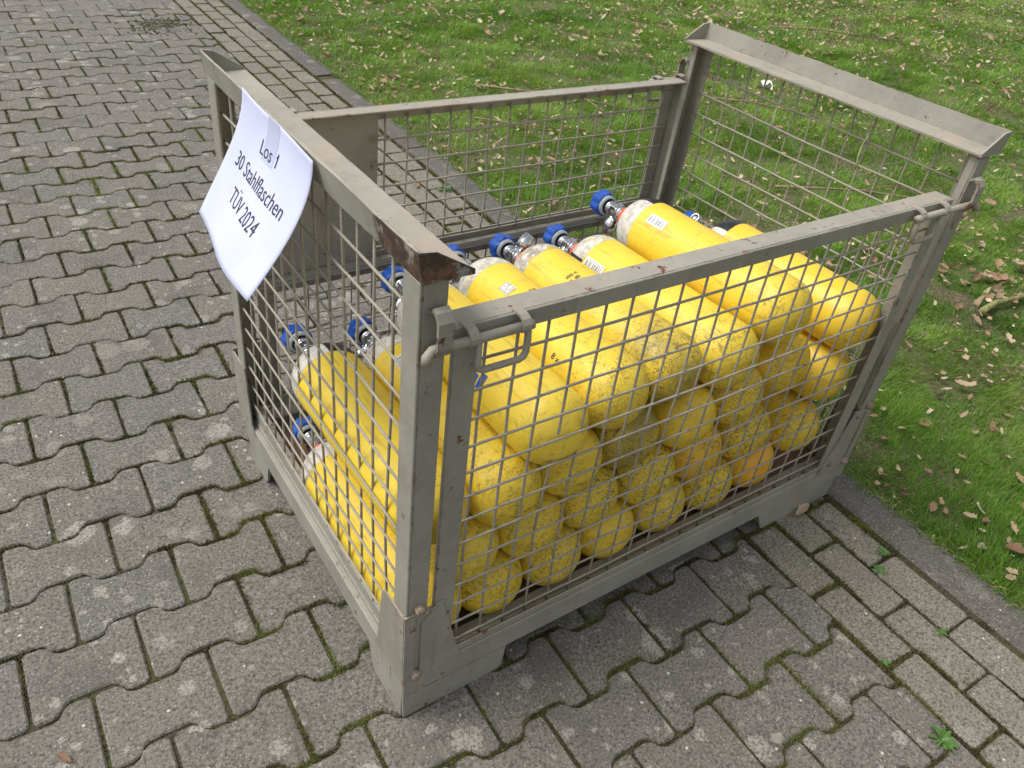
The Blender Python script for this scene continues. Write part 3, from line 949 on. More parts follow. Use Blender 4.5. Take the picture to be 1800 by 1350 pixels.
# end frames (short sides)
def end_frame(side):
    sx = 0 if side == 0 else 1
    X = (lambda x: x) if sx == 0 else (lambda x: LX - x)
    po = 0 if sx == 0 else PR
    def bx(b, x0, x1, *r): b.box(*sorted((X(x0 + po), X(x1 + po))), *r)
    b = MB()
    # posts: angles with the corner outward plus a return strip
    for (ya, yb, s_) in ((0, .041, 1), (WY, WY - .041, -1)):
        y0, y1 = sorted((ya, yb))
        bx(b, 0, .004, y0, y1, .104, .893)                       # leg seen from the short side
        yy0, yy1 = sorted((ya, ya + s_ * .004))
        bx(b, .0041, .038, yy0, yy1, .104, .893)                # leg seen from the long side
        yy0, yy1 = sorted((ya + s_ * .0041, ya + s_ * .020))
        bx(b, .034, .038, yy0, yy1, .104, .893)
    bx(b, .012, .03, .0415, WY - .0415, .138, .166)                # lower rail
    fr = b.build('end_frame', M_PAINT, box, warp)
    # stacking rail: angle, flange inward, leg upward and slightly outward, closed ends
    r = MB()
    y0, y1 = -.005, WY + .006
    tp = [(X(0), .8935), (X(-.007), .934), (X(-.003), .9345), (X(.0038), .8975), (X(.068), .8975), (X(.068), .8935)]
    nseg = 14
    V = []; F = []
    rr = random.Random(31 + side)
    for i in range(nseg + 1):
        y = y0 + (y1 - y0) * i / nseg
        for (x, z) in tp:
            cut = 0
            if i in (0, nseg) and z > .93: cut = .003
            V.append(Vector((x + rr.gauss(0, .0004) - (.012 * y / WY if sx else 0), y + (cut if i == 0 else -cut), z + rr.gauss(0, .0003))))
    m_ = len(tp)
    for i in range(nseg):
        for j in range(m_): F.append((i * m_ + j, (i + 1) * m_ + j, (i + 1) * m_ + (j + 1) % m_, i * m_ + (j + 1) % m_))
    F.append(tuple(range(m_))); F.append(tuple(nseg * m_ + j for j in range(m_)))
    r.add(V, F)
    rail = r.build('stacking_rail', M_RAIL, fr, None)
    for (a, c) in ((y0 - .0002, y0 + .0035), (y1 - .0035, y1 + .0002)):
        g_ = MB()
        g_.prism([(X(-.0072), .9348), (X(.016), .932), (X(.0685), .9), (X(.0685), .8932), (X(-.0002), .8932)], 1, a, c)
        g_.build('rail_end_plate', M_RAIL, fr, (lambda v: Vector((v.x - .012 * v.y / WY, v.y, v.z))) if sx else None)
    # wires
    xv = .0095 if sx == 0 else .019
    if sx == 0:
        ysv = [.093 + .05 * k for k in range(13)]; zh = [.188 + .05 * k for k in range(14)]
    else:
        ysv = [.698 - .05 * k for k in range(13)]; zh = [.833 - .05 * k for k in range(14)]
    for k, y in enumerate(ysv):
        add_wire((X(xv + (.0046 if sx == 0 else 0)), y, .150), (X(xv + (.0046 if sx == 0 else 0)), y, .893), fr, 100 + 40 * sx + k, .0016 if sx else .0012)
    for k, z in enumerate(zh):
        add_wire((X(xv + (0 if sx == 0 else .0046)), .03, z), (X(xv + (0 if sx == 0 else .0046)), WY - .03, z), fr, 200 + 40 * sx + k, .0016)
    # hooked strap on each post that takes the latch rod
    for (yy, s_) in ((0, -1), (WY, 1)):
        h = MB()
        def pr(poly):
            h.prism([(yy + s_ * p[0], p[1]) for p in poly], 0, *sorted((X(.013 + po * 1.6), X(.034 + po * 1.6))))
        pr([(-.0005, .856), (.008, .862), (.017, .859), (.024, .848), (.0245, .812), (.018, .799), (.006, .798), (.006, .802), (.015, .803), (.0195, .813), (.0195, .846), (.015, .854), (.008, .857), (-.0005, .850)])
        h.build('latch_strap', M_STRAP, fr, warp)
    return fr
f0 = end_frame(0)
f1 = end_frame(1)
sk = MB(); sk.tube([(-.004, .752, .66), (-.006, .742, .652), (-.001, .725, .640)], .0018, 6); sk.build('wire_stub', M_WIRE, f0)

# front panel: removable, full height
def latch(parent, xr0, xr1, d, yf, s_, zc=.8065, back=False):
    """rod with drop handle; xr0 = outer end, d = +1/-1 inward direction; s_ = -1 front, +1 rear"""
    y = yf + s_ * .013
    m_ = MB()
    m_.tube([(xr0, y + s_ * .004, zc - .014), (xr0 + d * .002, y + s_ * .002, zc - .006), (xr0 + d * .009, y, zc), (xr0 + d * .06, y, zc), (xr1, y, zc)], .0066, 10)
    m_.build('latch_rod', M_WIRE, parent, warp)
    h = MB()
    a, c_ = xr1 - d * .081, xr1 - d * .007
    zl = zc - .048
    pts = [(c_, y, zc), (c_, y + s_ * .002, zc - .02), (c_ - d * .001, y + s_ * .003, zl + .010), (c_ - d * .004, y + s_ * .003, zl + .003), (c_ - d * .011, y + s_ * .003, zl), (a + d * .008, y + s_ * .003, zl), (a + d * .002, y + s_ * .003, zl + .003), (a, y + s_ * .003, zl + .010), (a, y + s_ * .001, zc - .004)]
    h.tube(pts, .0048, 8)
    h.build('drop_handle', M_WIRE, parent, warp)
    for xc in (xr1 - d * .090, xr1 - d * .013):
        k = MB()
        poly = [(yf - s_ * .010, .8212), (yf + s_ * .008, .8222), (yf + s_ * .016, .8185), (yf + s_ * .0205, .812), (yf + s_ * .0208, .805), (yf + s_ * .017, .7995), (yf + s_ * .0125, .799), (yf + s_ * .0165, .8035), (yf + s_ * .0168, .811), (yf + s_ * .0135, .816), (yf + s_ * .007, .819), (yf - s_ * .010, .8185)]
        k.prism(poly, 0, xc - .0065, xc + .0065)
        k.build('latch_clip', M_WIRE, parent, warp)
b = MB()
ZT = .8195
b.box(.050, 1.142, 0, .004, .7935, ZT, .001)                    # top rail front leg
b.box(.050, 1.142, .0042, .040, ZT - .004, ZT + .0002, .0012)   # top flange
for (x0, x1, xi) in ((.052, .088, .0525), (1.098, 1.134, 1.130)):
    b.box(x0, x1, .0005, .0045, .130, .7932, .001)
    b.box(xi, xi + .004, .0047, (.012 if x0 < .5 else .036), .130, .8, .001)
b.box(.0883, 1.0977, .001, .005, .128, .144, .001)
fp = b.build('front_panel', M_PAINT, box, warp)
for k in range(20):
    x = .156 + .05 * (k - 1)
    if x < 1.096: add_wire((x, .0125, .136), (x, .0125, .7945), fp, 300 + k, .0015, .0006)
for k in range(13):
    z = .157 + .05 * k
    add_wire((.075, .0079, z), (1.124, .0079, z + .0045), fp, 340 + k, .002, .0008)
latch(fp, .002, .158, 1, 0, -1)
latch(fp, 1.212, 1.008, -1, 0, -1)

# rear side: upper half panel with a sheet plate, lower half panel
yb = WY - .006
b = MB()
b.box(.045, LX - .088, yb - .036, yb - .0044, .8135, .8175, .001)
b.box(.045, LX - .088, yb - .004, yb, .790, .8172, .001)
b.box(.045, LX - .088, yb - .004, yb, .4795, .506, .001)
b.box(.045, LX - .088, yb - .022, yb - .0042, .4795, .4835, .001)
b.box(.045, .05, yb - .03, yb - .0042, .484, .812, .001)
b.box(LX - .135, LX - .092, yb - .0045, yb - .0005, .5065, .7895, .001)
b.box(LX - .096, LX - .092, yb - .03, yb - .0047, .484, .812, .001)
up_ = b.build('rear_upper_panel', M_PAINT, box, warp)
b = MB(); b.box(.048, .318, yb - .0075, yb - .0052, .484, .8125, .0008)
b.build('sheet_plate', M_PAINT, up_, warp)
for k in range(17):
    x = .331 + .0505 * k
    if x < LX - .1: add_wire((x, yb - .0105, .4925), (x, yb - .0105, .8), up_, 400 + k)
for k in range(6): add_wire((.300, yb - .0152, .753 - .05 * k), (LX - .11, yb - .0152, .753 - .05 * k), up_, 430 + k)
latch(up_, LX - .018, LX - .16, -1, WY, 1)
latch(up_, .018, .160, 1, WY, 1)
b = MB()
b.box(.045, LX - .088, yb - .004, yb, .440, .470, .001)
b.box(.045, LX - .088, yb - .024, yb - .0042, .466, .470, .001)
b.box(.050, .090, yb - .0045, yb - .0005, .130, .4395, .001)
b.box(LX - .135, LX - .092, yb - .0045, yb - .0005, .130, .4395, .001)
b.box(.0903, LX - .1353, yb - .004, yb, .128, .146, .001)
lo_ = b.build('rear_lower_panel', M_PAINT, box, warp)
for k in range(22):
    x = .106 + .0505 * k
    if x < LX - .115: add_wire((x, yb - .0105, .14), (x, yb - .0105, .455), lo_, 450 + k)
for k in range(6): add_wire((.08, yb - .0152, .173 + .05 * k), (LX - .11, yb - .0152, .173 + .05 * k), lo_, 480 + k)

# ------------------------------------------------------------------ air cylinders
R0 = .0685
def cyl_parts():
    prof = [(0, .0)]
    for k in range(1, 10):
        a = k / 9 * math.pi / 2
        prof.append((.060 * (1 - math.cos(a)), R0 * math.sin(a) ** .94))
    prof += [(.12, R0), (.2, R0), (.3, R0), (.38, R0), (.434, R0)]
    b = MB(); b.lathe(prof, 40); body = b.build('cylinder_body', M_YEL, link=False)
    sh = [(.4342, R0 + .0001), (.4470, R0 + .0001)]
    for k in range(1, 9):
        a = k / 8 * math.pi / 2 * .93
        sh.append((.4472 + .058 * math.sin(a), .0175 + (R0 - .0175) * math.cos(a)))
    sh.append((.516, .0175))
    w_ = MB(); w_.lathe(sh, 40); white = w_.build('shoulder', M_WHITE, link=False)
    bl = MB()
    shb = [(y + .0002, r + .0007) for y, r in sh[:-1]]
    bl.lathe(shb, 8, math.radians(50), math.radians(110)); bl.lathe(shb, 8, math.radians(230), math.radians(290))
    b3 = MB(); b3.lathe(shb[:6], 6, math.radians(150), math.radians(173)); sq = b3.build('black_square', M_BLACK, link=False)
    black = bl.build('black_segment', M_BLACK, link=False)
    o = MB(); o.lathe([(.511, .0165), (.5115, .0205), (.5265, .0205), (.5280, .0165), (.5280, .012)], 24); ring = o.build('neck_ring', M_ORANGE, link=False)
    v = MB()
    v.lathe([(.528, .0150), (.535, .0150), (.5355, .0175), (.541, .0175), (.5415, .0145), (.549, .0145), (.5495, .0165), (.564, .0165), (.5645, .0145), (.572, .0145), (.5725, .0160), (.585, .0160), (.5855, .012), (.592, .012)], 28)
    v.box(-.0155, .0155, .546, .566, -.0155, .0155, .002)
    valve = v.build('valve_body', M_CHROME, link=False)
    u_ = MB()
    u_.lathe([(.012, .0115), (.019, .0115), (.0195, .0155), (.047, .0155), (.0475, .0135), (.056, .0135), (.0565, .0095), (.052, .0095), (.052, .0)], 24, center=(0, .5555, 0), axis='X')
    outlet = u_.build('valve_outlet', M_CHROME, link=False)
    c = MB(); c.lathe([(.5855, .0185), (.587, .0235), (.5945, .0235), (.5985, .021), (.5985, .0)], 28); collar = c.build('collar', M_GREYPL, link=False)
    # six-lobed blue hand wheel
    hw = MB(); n = 48
    rad = lambda t, s: s * (.0258 + .0040 * (.5 + .5 * math.cos(6 * t)) ** .7)
    V = []; F = []
    for (y, s) in ((.5935, .60), (.5935, .93), (.597, 1.0), (.617, 1.0), (.6215, .93), (.6225, .7), (.6195, .55), (.6195, 0.01)):
        for k in range(n):
            t = 2 * math.pi * k / n
            V.append(Vector((rad(t, s) * math.cos(t), y, rad(t, s) * math.sin(t))))
    for i in range(7):
        for k in range(n): F.append((i * n + k, (i + 1) * n + k, (i + 1) * n + (k + 1) % n, i * n + (k + 1) % n))
    hw.add(V, F, False); wheel = hw.build('hand_wheel', M_BLUE, link=False)
    for p in wheel.data.polygons: p.use_smooth = False
    return dict(sq=sq, body=body, white=white, black=black, ring=ring, valve=valve, outlet=outlet, collar=collar, wheel=wheel)
CP = cyl_parts()
def patch(name, mat, y0, y1, a0, a1, parent, off=.0008, uv=True):
    """a thin sticker wrapped on the cylinder between angles a0..a1 (degrees) and y0..y1"""
    n = 8; V = []; F = []; UV = []
    for i in range(n + 1):
        a = math.radians(a0 + (a1 - a0) * i / n)
        for y in (y0, y1):
            V.append(((R0 + off) * math.cos(a), y, (R0 + off) * math.sin(a))); UV.append(((y - y0) / (y1 - y0), i / n))
    for i in range(n): F.append((2 * i, 2 * i + 1, 2 * i + 3, 2 * i + 2))
    o = mesh_obj(name, V, F, mat, parent)
    l = o.data.uv_layers.new(name='UVMap')
    for p in o.data.polygons:
        for li in p.loop_indices: l.data[li].uv = UV[o.data.loops[li].vertex_index]
    return o
def text_mesh(txt, size):
    cu = bpy.data.curves.new('lettering', 'FONT'); cu.body = txt; cu.size = size; cu.align_x = 'CENTER'; cu.align_y = 'CENTER'
    cu.resolution_u = 3; cu.offset = 0
    o = bpy.data.objects.new('lettering', cu); COL.objects.link(o)
    bpy.context.view_layer.update()
    me = bpy.data.meshes.new_from_object(o.evaluated_get(bpy.context.evaluated_depsgraph_get()))
    bpy.data.objects.remove(o)
    return me
def worn_print(parent, y0, y1, a0, a1, rows):
    V = []; F = []
    r = random.Random(rows)
    for q_ in range(rows):
        yy = y1 - (y1 - y0) * (q_ + .5) / rows; h = (y1 - y0) / rows * .36
        n_ = 9
        for k in range(n_):
            if r.random() < .22: continue
            b0 = a0 + (a1 - a0) * (k + .12) / n_; b1 = a0 + (a1 - a0) * (k + r.uniform(.5, .95)) / n_
            hh = h * r.uniform(.5, 1)
            k0 = len(V)
            for a in (b0, b1):
                for y in (yy - hh, yy + hh): V.append(((R0 + .0009) * math.cos(math.radians(a)), y, (R0 + .0009) * math.sin(math.radians(a))))
            F.append((k0, k0 + 1, k0 + 3, k0 + 2))
    return mesh_obj('worn_print', V, F, M_INKWORN, parent)
def print_on(parent, txt, size, y, ang, rotate=False):
    me = text_mesh(txt, size)
    for v in me.vertices:
        u, w_ = v.co.x, v.co.y
        if rotate: u, w_ = -w_, u
        a = math.radians(ang) - w_ / R0
        v.co = Vector(((R0 + .0009) * math.cos(a), y - u, (R0 + .0009) * math.sin(a)))
    me.materials.clear(); me.materials.append(M_INK)
    o = bpy.data.objects.new('print', me); COL.objects.link(o); o.parent = parent
    return o
# x, z, nose y, roll angle, dirt, orange, black segments?, yaw, pitch, label
CY = [
 (.088, .176, .030, 20, .35, .0, 0, .010, 'lowest yellow cylinder in the corner under the notice, its valve near the floor'),
 (.213, .176, .022, 200, .75, .0, 0, .0, 'scratched yellow cylinder on the container floor, second in its row, mostly under two others'),
 (.350, .176, .020, 80, .8, .0, 1, -.005, 'scratched yellow cylinder on the container floor, third from the rusty front corner'),
 (.488, .176, .022, 300, .35, .05, 0, .004, 'clean smooth yellow cylinder end on the container floor, fourth from the rusty front corner'),
 (.632, .176, .024, 130, .7, .0, 0, .0, 'yellow cylinder on the container floor, fifth from the rusty corner, half hidden by one above'),
 (.775, .176, .022, 60, .85, .0, 1, .004, 'heavily scratched yellow cylinder on the container floor, beside the orange one'),
 (.916, .176, .026, 0, .12, .75, 0, -.004, 'smooth orange cylinder end, lowest at the right of the stack'),
 (.150, .298, .026, 40, .55, .0, 0, .006, 'yellow cylinder in the second layer, lying next to the left front post'),
 (.284, .297, .018, 110, .6, .0, 0, .0, 'yellow cylinder in the second layer with a rubbed dark ring, second from the front post'),
 (.420, .297, .026, 250, .8, .0, 1, .004, 'scratched yellow cylinder in the second layer, above the clean smooth one'),
 (.562, .297, .020, 160, .85, .0, 0, .0, 'grimy yellow cylinder in the second layer, above the half hidden one'),
 (.703, .297, .030, 10, .6, .5, 0, -.004, 'speckled orange-yellow cylinder in the second layer, above the heavily scratched one'),
 (.846, .297, .022, 90, .85, .0, 0, .004, 'dirty yellow cylinder in the second layer, above the orange end'),
 (1.035, .245, .018, 70, .6, .0, 1, -.01, 'yellow cylinder wedged alone low by the right rear post, floor showing beside it'),
 (.080, .428, .030, -20, .3, .0, 1, .004, 'yellow cylinder with black shoulder patch, lying against the mesh under the notice'),
 (.214, .418, .016, 120, .5, .0, 0, .0, 'big yellow cylinder end in the third layer, right of the front post'),
 (.352, .418, .024, 330, .45, .0, 0, .004, 'yellow cylinder in the third layer with short black scratches, second from the post'),
 (.490, .418, .028, 210, 1.0, .0, 1, .0, 'darkest grimy yellow cylinder end in the third layer, middle of the stack'),
 (.632, .418, .020, 50, .3, .12, 0, .0, 'clean deep yellow cylinder end in the third layer, between two grimy ones'),
 (.778, .418, .028, 290, .7, .0, 0, .004, 'grimy yellow cylinder in the third layer, under the topmost one'),
 (.914, .452, .034, 180, .45, .12, 1, .0, 'yellow cylinder end half hidden below the topmost cylinder'),
 (1.068, .385, .018, 140, .25, .12, 0, .0, 'clean golden yellow cylinder in the right column, middle one of three'),
 (.283, .536, .006, 150, .28, .0, 0, .0, 'yellow cylinder in the top layer just right of the post, large clean end'),
 (.428, .541, .024, 30, .55, .0, 2, .0, 'yellow cylinder in the top layer, white shoulder rubbed off to yellow and grey'),
 (.566, .545, .034, 100, .95, .0, 2, .004, 'top layer cylinder with blackened grimy end and side valve outlet pointing up'),
 (.706, .537, .022, 245, .6, .0, 3, .0, 'top layer cylinder with black square on its shoulder and barcode sticker'),
 (.836, .598, .026, -12, .45, .03, 1, .0, 'topmost yellow cylinder with white shoulder, black cap patch and barcode sticker'),
 (1.082, .520, .016, 15, .12, .15, 1, .0, 'golden yellow cylinder in the right column, uppermost of three, by the rear mesh'),
]
OUT = {22: 250, 23: 200, 24: 48, 25: 215, 26: 250, 27: 130, 15: 220, 14: 330, 0: 320}
for i, (x, z, y0, ang, dirt, orng, blk, yw, lab) in enumerate(CY):
    e = empty('air_cylinder', (x, y0, z))
    row = 0 if i < 7 else 1 if i < 14 else 2 if i < 22 else 3
    e.rotation_euler = ({22: -.035, 23: -.030, 24: -.042, 25: -.024, 26: -.022, 27: -.01}.get(i, (-.012, -.02, -.028, 0)[row]) + random.gauss(0, .002), 0, yw)
    e.scale = (1, .98, 1)
    if i == 27: e.scale = (1, .9, 1)
    tag(e, lab, 'cylinder', 'yellow steel air cylinders in the container')
    colr = (dirt, orng, random.random(), 1)
    def part(k, par, ry=0, name=None):
        src = CP[k]; o = src.copy(); o.name = src.name; COL.objects.link(o); o.parent = par; o.color = colr
        o.rotation_euler = (0, -math.radians(ry), 0)
        return o
    body = part('body', e, 0)
    sh = part('white', e, 0)
    if blk == 1: part('black', sh, ang)
    if blk == 3: part('sq', sh, 0)
    part('ring', e, 0)
    v = part('valve', e, 0)
    part('outlet', v, OUT.get(i, random.uniform(0, 360)))
    part('collar', v, 0)
    part('wheel', e, random.uniform(0, 60))
    if i == 25: patch('barcode_sticker', M_BAR, .368, .428, 139, 160, e)
    if i == 26: patch('barcode_sticker', M_BAR, .356, .408, 118, 138, e)
    if i == 15: patch('barcode_sticker', M_BAR, .340, .400, 98, 120, e)
    if i == 24: worn_print(e, .292, .335, 100, 122, 3)
    if i == 23:
        worn_print(e, .308, .322, 80, 96, 1)
        patch('torn_sticker', M_TORN, .336, .366, 106, 126, e)
        print_on(e, '8 x', .016, .148, 151)
    if i == 22:
        patch('blue_sticker', M_BLUE, .166, .181, 140, 165, e)
        patch('blue_sticker', M_BLUE, .185, .193, 147, 166, e)
    if i == 8:
        rg = MB(); rg.lathe([(.030, .0588), (.0325, .0604)], 40); rg.build('rub_ring', M_DARK, e)

# ------------------------------------------------------------------ notice
notice = empty('paper_notice', (-.011, .41, .94))
tag(notice, 'white printed paper notice taped over the top rail of the container', 'notice')
TL, TR, BL, BR = Vector((-.0115, .540, .9435)), Vector((-.0115, .268, .9335)), Vector((-.094, .551, .7505)), Vector((-.116, .2655, .7495))
def psurf(u, v, off=0.0):
    """u: 0 rear..1 near along the top edge, v: 0 top..1 bottom"""
    a = TL.lerp(TR, u); b_ = BL.lerp(BR, u)
    # hangs down the rail first, then swings outward
    k = v * v * (1.55 - .55 * v)
    p = Vector((a.x + (b_.x - a.x) * k, a.y + (b_.y - a.y) * v, a.z + (b_.z - a.z) * v))
    p.x += .0012 * math.sin(9 * u + 2) * math.sin(5 * v + 1) + .004 * math.sin(2 * math.pi * u) * v * v - .008 * math.sin(math.pi * u) * v
    p.z += .004 * math.sin(math.pi * v) * (1 - u) - .003 * math.sin(2 * math.pi * u) * v
    return p
def pnorm(u, v):
    e = .01
    n_ = (psurf(u + e, v) - psurf(u - e, v)).cross(psurf(u, v + e) - psurf(u, v - e)).normalized()
    return n_ if n_.x < 0 else -n_
NU, NV = 36, 28
V = [psurf(i / NU, j / NV) - notice.location for i in range(NU + 1) for j in range(NV + 1)]
F = [(i * (NV + 1) + j, (i + 1) * (NV + 1) + j, (i + 1) * (NV + 1) + j + 1, i * (NV + 1) + j + 1) for i in range(NU) for j in range(NV)]
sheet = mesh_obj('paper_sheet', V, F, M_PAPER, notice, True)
sol = sheet.modifiers.new('thick', 'SOLIDIFY'); sol.thickness = .0003; sol.offset = 0
PWID, PHEI = .272, .21
for txt, cu, cv, size in (('Los 1', .505, .26, .0325), ('30 Stahlflaschen', .505, .485, .0325), ('TÜV 2024', .505, .69, .0325)):
    me = text_mesh(txt, size)
    bm = bmesh.new(); bm.from_mesh(me)
    bmesh.ops.triangulate(bm, faces=bm.faces); bmesh.ops.subdivide_edges(bm, edges=[e_ for e_ in bm.edges if e_.calc_length() > .008], cuts=2)
    bmesh.ops.triangulate(bm, faces=bm.faces)
    for v in bm.verts:
        u = cu + v.co.x * .95 / PWID; q_ = cv - v.co.y / PHEI
        v.co = psurf(u, q_) + pnorm(u, q_) * .0007 - notice.location
    bm.to_mesh(me); bm.free()
    me.materials.clear(); me.materials.append(M_INK)
    if txt == 'Los 1':      # the numeral's flag
        fu, fv = cu + .0290 * .95 / PWID, cv - .0118 / PHEI
        V = [psurf(fu + a_, fv + b_) + pnorm(fu, fv) * .0007 - notice.location for a_, b_ in ((.0, .0), (.003, .017), (-.016, .040), (-.019, .024))]
        fl = mesh_obj('text_line', V, [(0, 1, 2, 3)], M_INK, sheet)
    o = bpy.data.objects.new('text_line', me); COL.objects.link(o); o.parent = sheet
tp_ = []
for i in range(5):
    for j in range(11):
        u = .42 + .15 * i / 4; v = .004 + .33 * j / 10
        p = psurf(u, v) + pnorm(u, max(v, 0.02)) * .0004
        tp_.append(p - notice.location)
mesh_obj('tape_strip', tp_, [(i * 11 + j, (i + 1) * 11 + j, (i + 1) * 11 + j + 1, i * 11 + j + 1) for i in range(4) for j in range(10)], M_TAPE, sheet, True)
# ------------------------------------------------------------------ cable ties on the far end mesh
for k, (y, dz) in enumerate(((.489, .062), (.251, .060))):
    x = LX - .024
    t_ = MB()
    zt = .833
    pts = [(x - .002, y, zt + .012), (x - .006, y - .004, zt + .006), (x - .007, y - .003, zt - .004), (x - .003, y + .001, zt - .008), (x - .005, y + .001, zt - .02), (x - .006, y, zt - .04), (x - .004, y - .003, zt - .045 - dz * .25)]
    t_.tube(pts, .0014, 6)
    t_.tube([(x - .002, y, zt + .012), (x + .004, y - .002, zt + .010), (x + .005, y - .001, zt + .002), (x - .002, y + .001, zt - .007)], .0014, 6)
    o = t_.build('cable_tie', M_TIE); 
    tag(o, ['pale green tie hanging from the end mesh next to the white scrap on the lawn', 'pale green tie hanging from the end mesh, the one closer to the latch'][k], 'cable tie')

# ------------------------------------------------------------------ leaves, twigs, litter
def leaf_mesh(seed, kindk):
    r = random.Random(seed)
    n = 9
    L = 1.0
    V = []; F = []
    curl = r.uniform(.6, 2.6); cup = r.uniform(.25, 1.0)
    for i in range(n):
        t = i / (n - 1)
        if kindk == 0:     # lobed oak leaf
            wdt = .30 * math.sin(math.pi * min(1, t * 1.02 + .02)) ** .7 * (1 + .35 * math.sin(t * 19)) + .015
        elif kindk == 1:   # narrow curled leaf
            wdt = .16 * math.sin(math.pi * t) ** .8 + .012
        else:              # broken piece
            wdt = .28 * (.5 + .5 * r.random()) * (1 if t < .8 else .5) + .02
        z = .13 * curl * (t - .5) ** 2 * 2 + r.uniform(-.01, .02)
        for sgn in (-1, 0, 1):
            wj = wdt * (1 + r.uniform(-.18, .18))
            V.append(((t - .5) * L, sgn * wj, z + (cup * abs(sgn) * wj * r.uniform(.7, 1.3)) + .02))
    for i in range(n - 1):
        for j in range(2): F.append((i * 3 + j, (i + 1) * 3 + j, (i + 1) * 3 + j + 1, i * 3 + j + 1))
    return V, F
LM = []
for k in range(12):
    V, F = leaf_mesh(70 + k, (0, 0, 1, 2)[k % 4])
    me = bpy.data.meshes.new('oak_leaf'); me.from_pydata(V, [], F); me.update(); me.materials.append(M_LEAF)
    for p in me.polygons: p.use_smooth = True
    LM.append(me)
def leaf_obj(x, y, z, s, az=None, k=None, rx=.25):
    o = bpy.data.objects.new('oak_leaf', LM[random.randrange(12) if k is None else k])
    COL.objects.link(o)
    o.location = (x, y, z); o.scale = (s, s * random.uniform(.75, 1.1), s)
    o.rotation_euler = (random.gauss(0, rx), random.gauss(0, rx), random.uniform(0, 6.28) if az is None else az)
    return o
cand = []
xx = rng.uniform(1.35, 12, 5200); yy = rng.uniform(-1, 9, 5200); xx = xx + SL * yy
den = fbm(xx + 5, yy + 30, 1.3)
ok = inview(xx, yy, .03) & (rng.random(5200) < np.clip((den - .28) * 2.6, .06, 1))
xx, yy = xx[ok], yy[ok]
zz = ground_z(xx, yy)
order = np.argsort(np.hypot(xx - CAMP.x, yy - CAMP.y))
for i in order[:290]:
    dd = math.hypot(xx[i] - CAMP.x, yy[i] - CAMP.y)
    o = leaf_obj(float(xx[i]), float(yy[i]), float(zz[i]) + random.uniform(.020, .034), random.choice((.022, .027, .032, .038, .046, .058)))
    tag(o, 'dry pale brown oak leaf lying loose in the short grass of the lawn', 'leaf', 'dry oak leaves scattered over the lawn')
V = []; F = []; T = []
def litter_add(x, y, z, s, vf):
    a = random.uniform(0, 6.28); ca, sa = math.cos(a), math.sin(a); k = len(V); tn = random.random()
    rx, ry = random.gauss(0, .35), random.gauss(0, .35)
    for p in vf[0]:
        px, py, pz = p[0] * s, p[1] * s, p[2] * s
        pz = pz + px * ry + py * rx
        V.append((x + px * ca - py * sa, y + px * sa + py * ca, z + pz)); T.append(tn)
    F.extend([tuple(i + k for i in q) for q in vf[1]])
LVF = [leaf_mesh(170 + k, (0, 1, 2, 2)[k % 4]) for k in range(8)]
for i in order[290:]:
    litter_add(float(xx[i]), float(yy[i]), float(zz[i]) + .03, random.uniform(.028, .06), LVF[random.randrange(8)])
n = 22000
x2 = rng.uniform(1.32, 10, n); y2 = rng.uniform(-1, 9, n); x2 = x2 + SL * y2
ok = inview(x2, y2, .03) & (rng.random(n) < np.clip((fbm(x2 + 5, y2 + 30, 1.3) - .2) * 2.2, .1, 1)); x2, y2 = x2[ok], y2[ok]; z2 = ground_z(x2, y2)
for a_, b_, c_ in zip(x2, y2, z2): litter_add(float(a_), float(b_), float(c_) + random.uniform(.012, .03), random.uniform(.012, .032), LVF[random.randrange(8)])
lit = mesh_obj('leaf_litter', V, F, M_LITTER)
at = lit.data.attributes.new('tint', 'FLOAT', 'POINT'); at.data.foreach_set('value', np.array(T, dtype=np.float32))
tag(lit, kind='stuff')
# single leaves on the paving
for (x, y, s, az, lab) in ((1.092, -.008, .062, .2, 'brown curled leaf on the edge bricks just below the container foot'),
                           (-.505, .212, .030, 2.2, 'small orange leaf scrap on the paving at the bottom left corner'),
                           (1.118, 2.02, .05, .9, 'pale leaf lying on the edge bricks seen through the rear mesh'),
                           (1.06, 2.10, .04, 2.2, 'crumbled pale leaf on the bricks behind the container, beside another leaf')):
    o = leaf_obj(x, y, .006, s, az, 2, .1); tag(o, lab, 'leaf')
# leaf pile on the lawn at the right edge with a broken branch
for k in range(26):
    x, y = 2.80 + random.gauss(0, .13), .40 + random.gauss(0, .08)
    o = leaf_obj(x, y, float(ground_z(np.array([x]), np.array([y]))[0]) + random.uniform(.012, .035), random.uniform(.035, .075), None, None, .5)
    tag(o, 'brown leaf in the small heap on the lawn beside the mossy stick', 'leaf', 'leaves heaped beside the mossy stick')
def twig(pts, r, name, lab, cat, mat=M_TWIG, side=()):
    t_ = MB(); n_ = len(pts)
    P_ = []
    for p in pts:
        z = float(ground_z(np.array([p[0]]), np.array([p[1]]))[0]) if p[0] > 1.34 else 0.0
        P_.append((p[0], p[1], z + p[2]))
    t_.tube(P_, r, 7, True, [r * (1 - .55 * i / (n_ - 1)) for i in range(n_)])
    for sp_ in side:
        Q = []
        for p in sp_:
            z = float(ground_z(np.array([p[0]]), np.array([p[1]]))[0]) if p[0] > 1.34 else 0.0
            Q.append((p[0], p[1], z + p[2]))
        t_.tube(Q, r * .5, 6, True)
    o = t_.build(name, mat); tag(o, lab, cat); return o
twig([(2.50, .335, .03), (2.62, .345, .034), (2.74, .325, .033), (2.90, .33, .034), (3.05, .31, .03)], .013, 'mossy_stick', 'thick greenish stick on the lawn at the right edge of the picture', 'stick', M_MOSSTWIG)
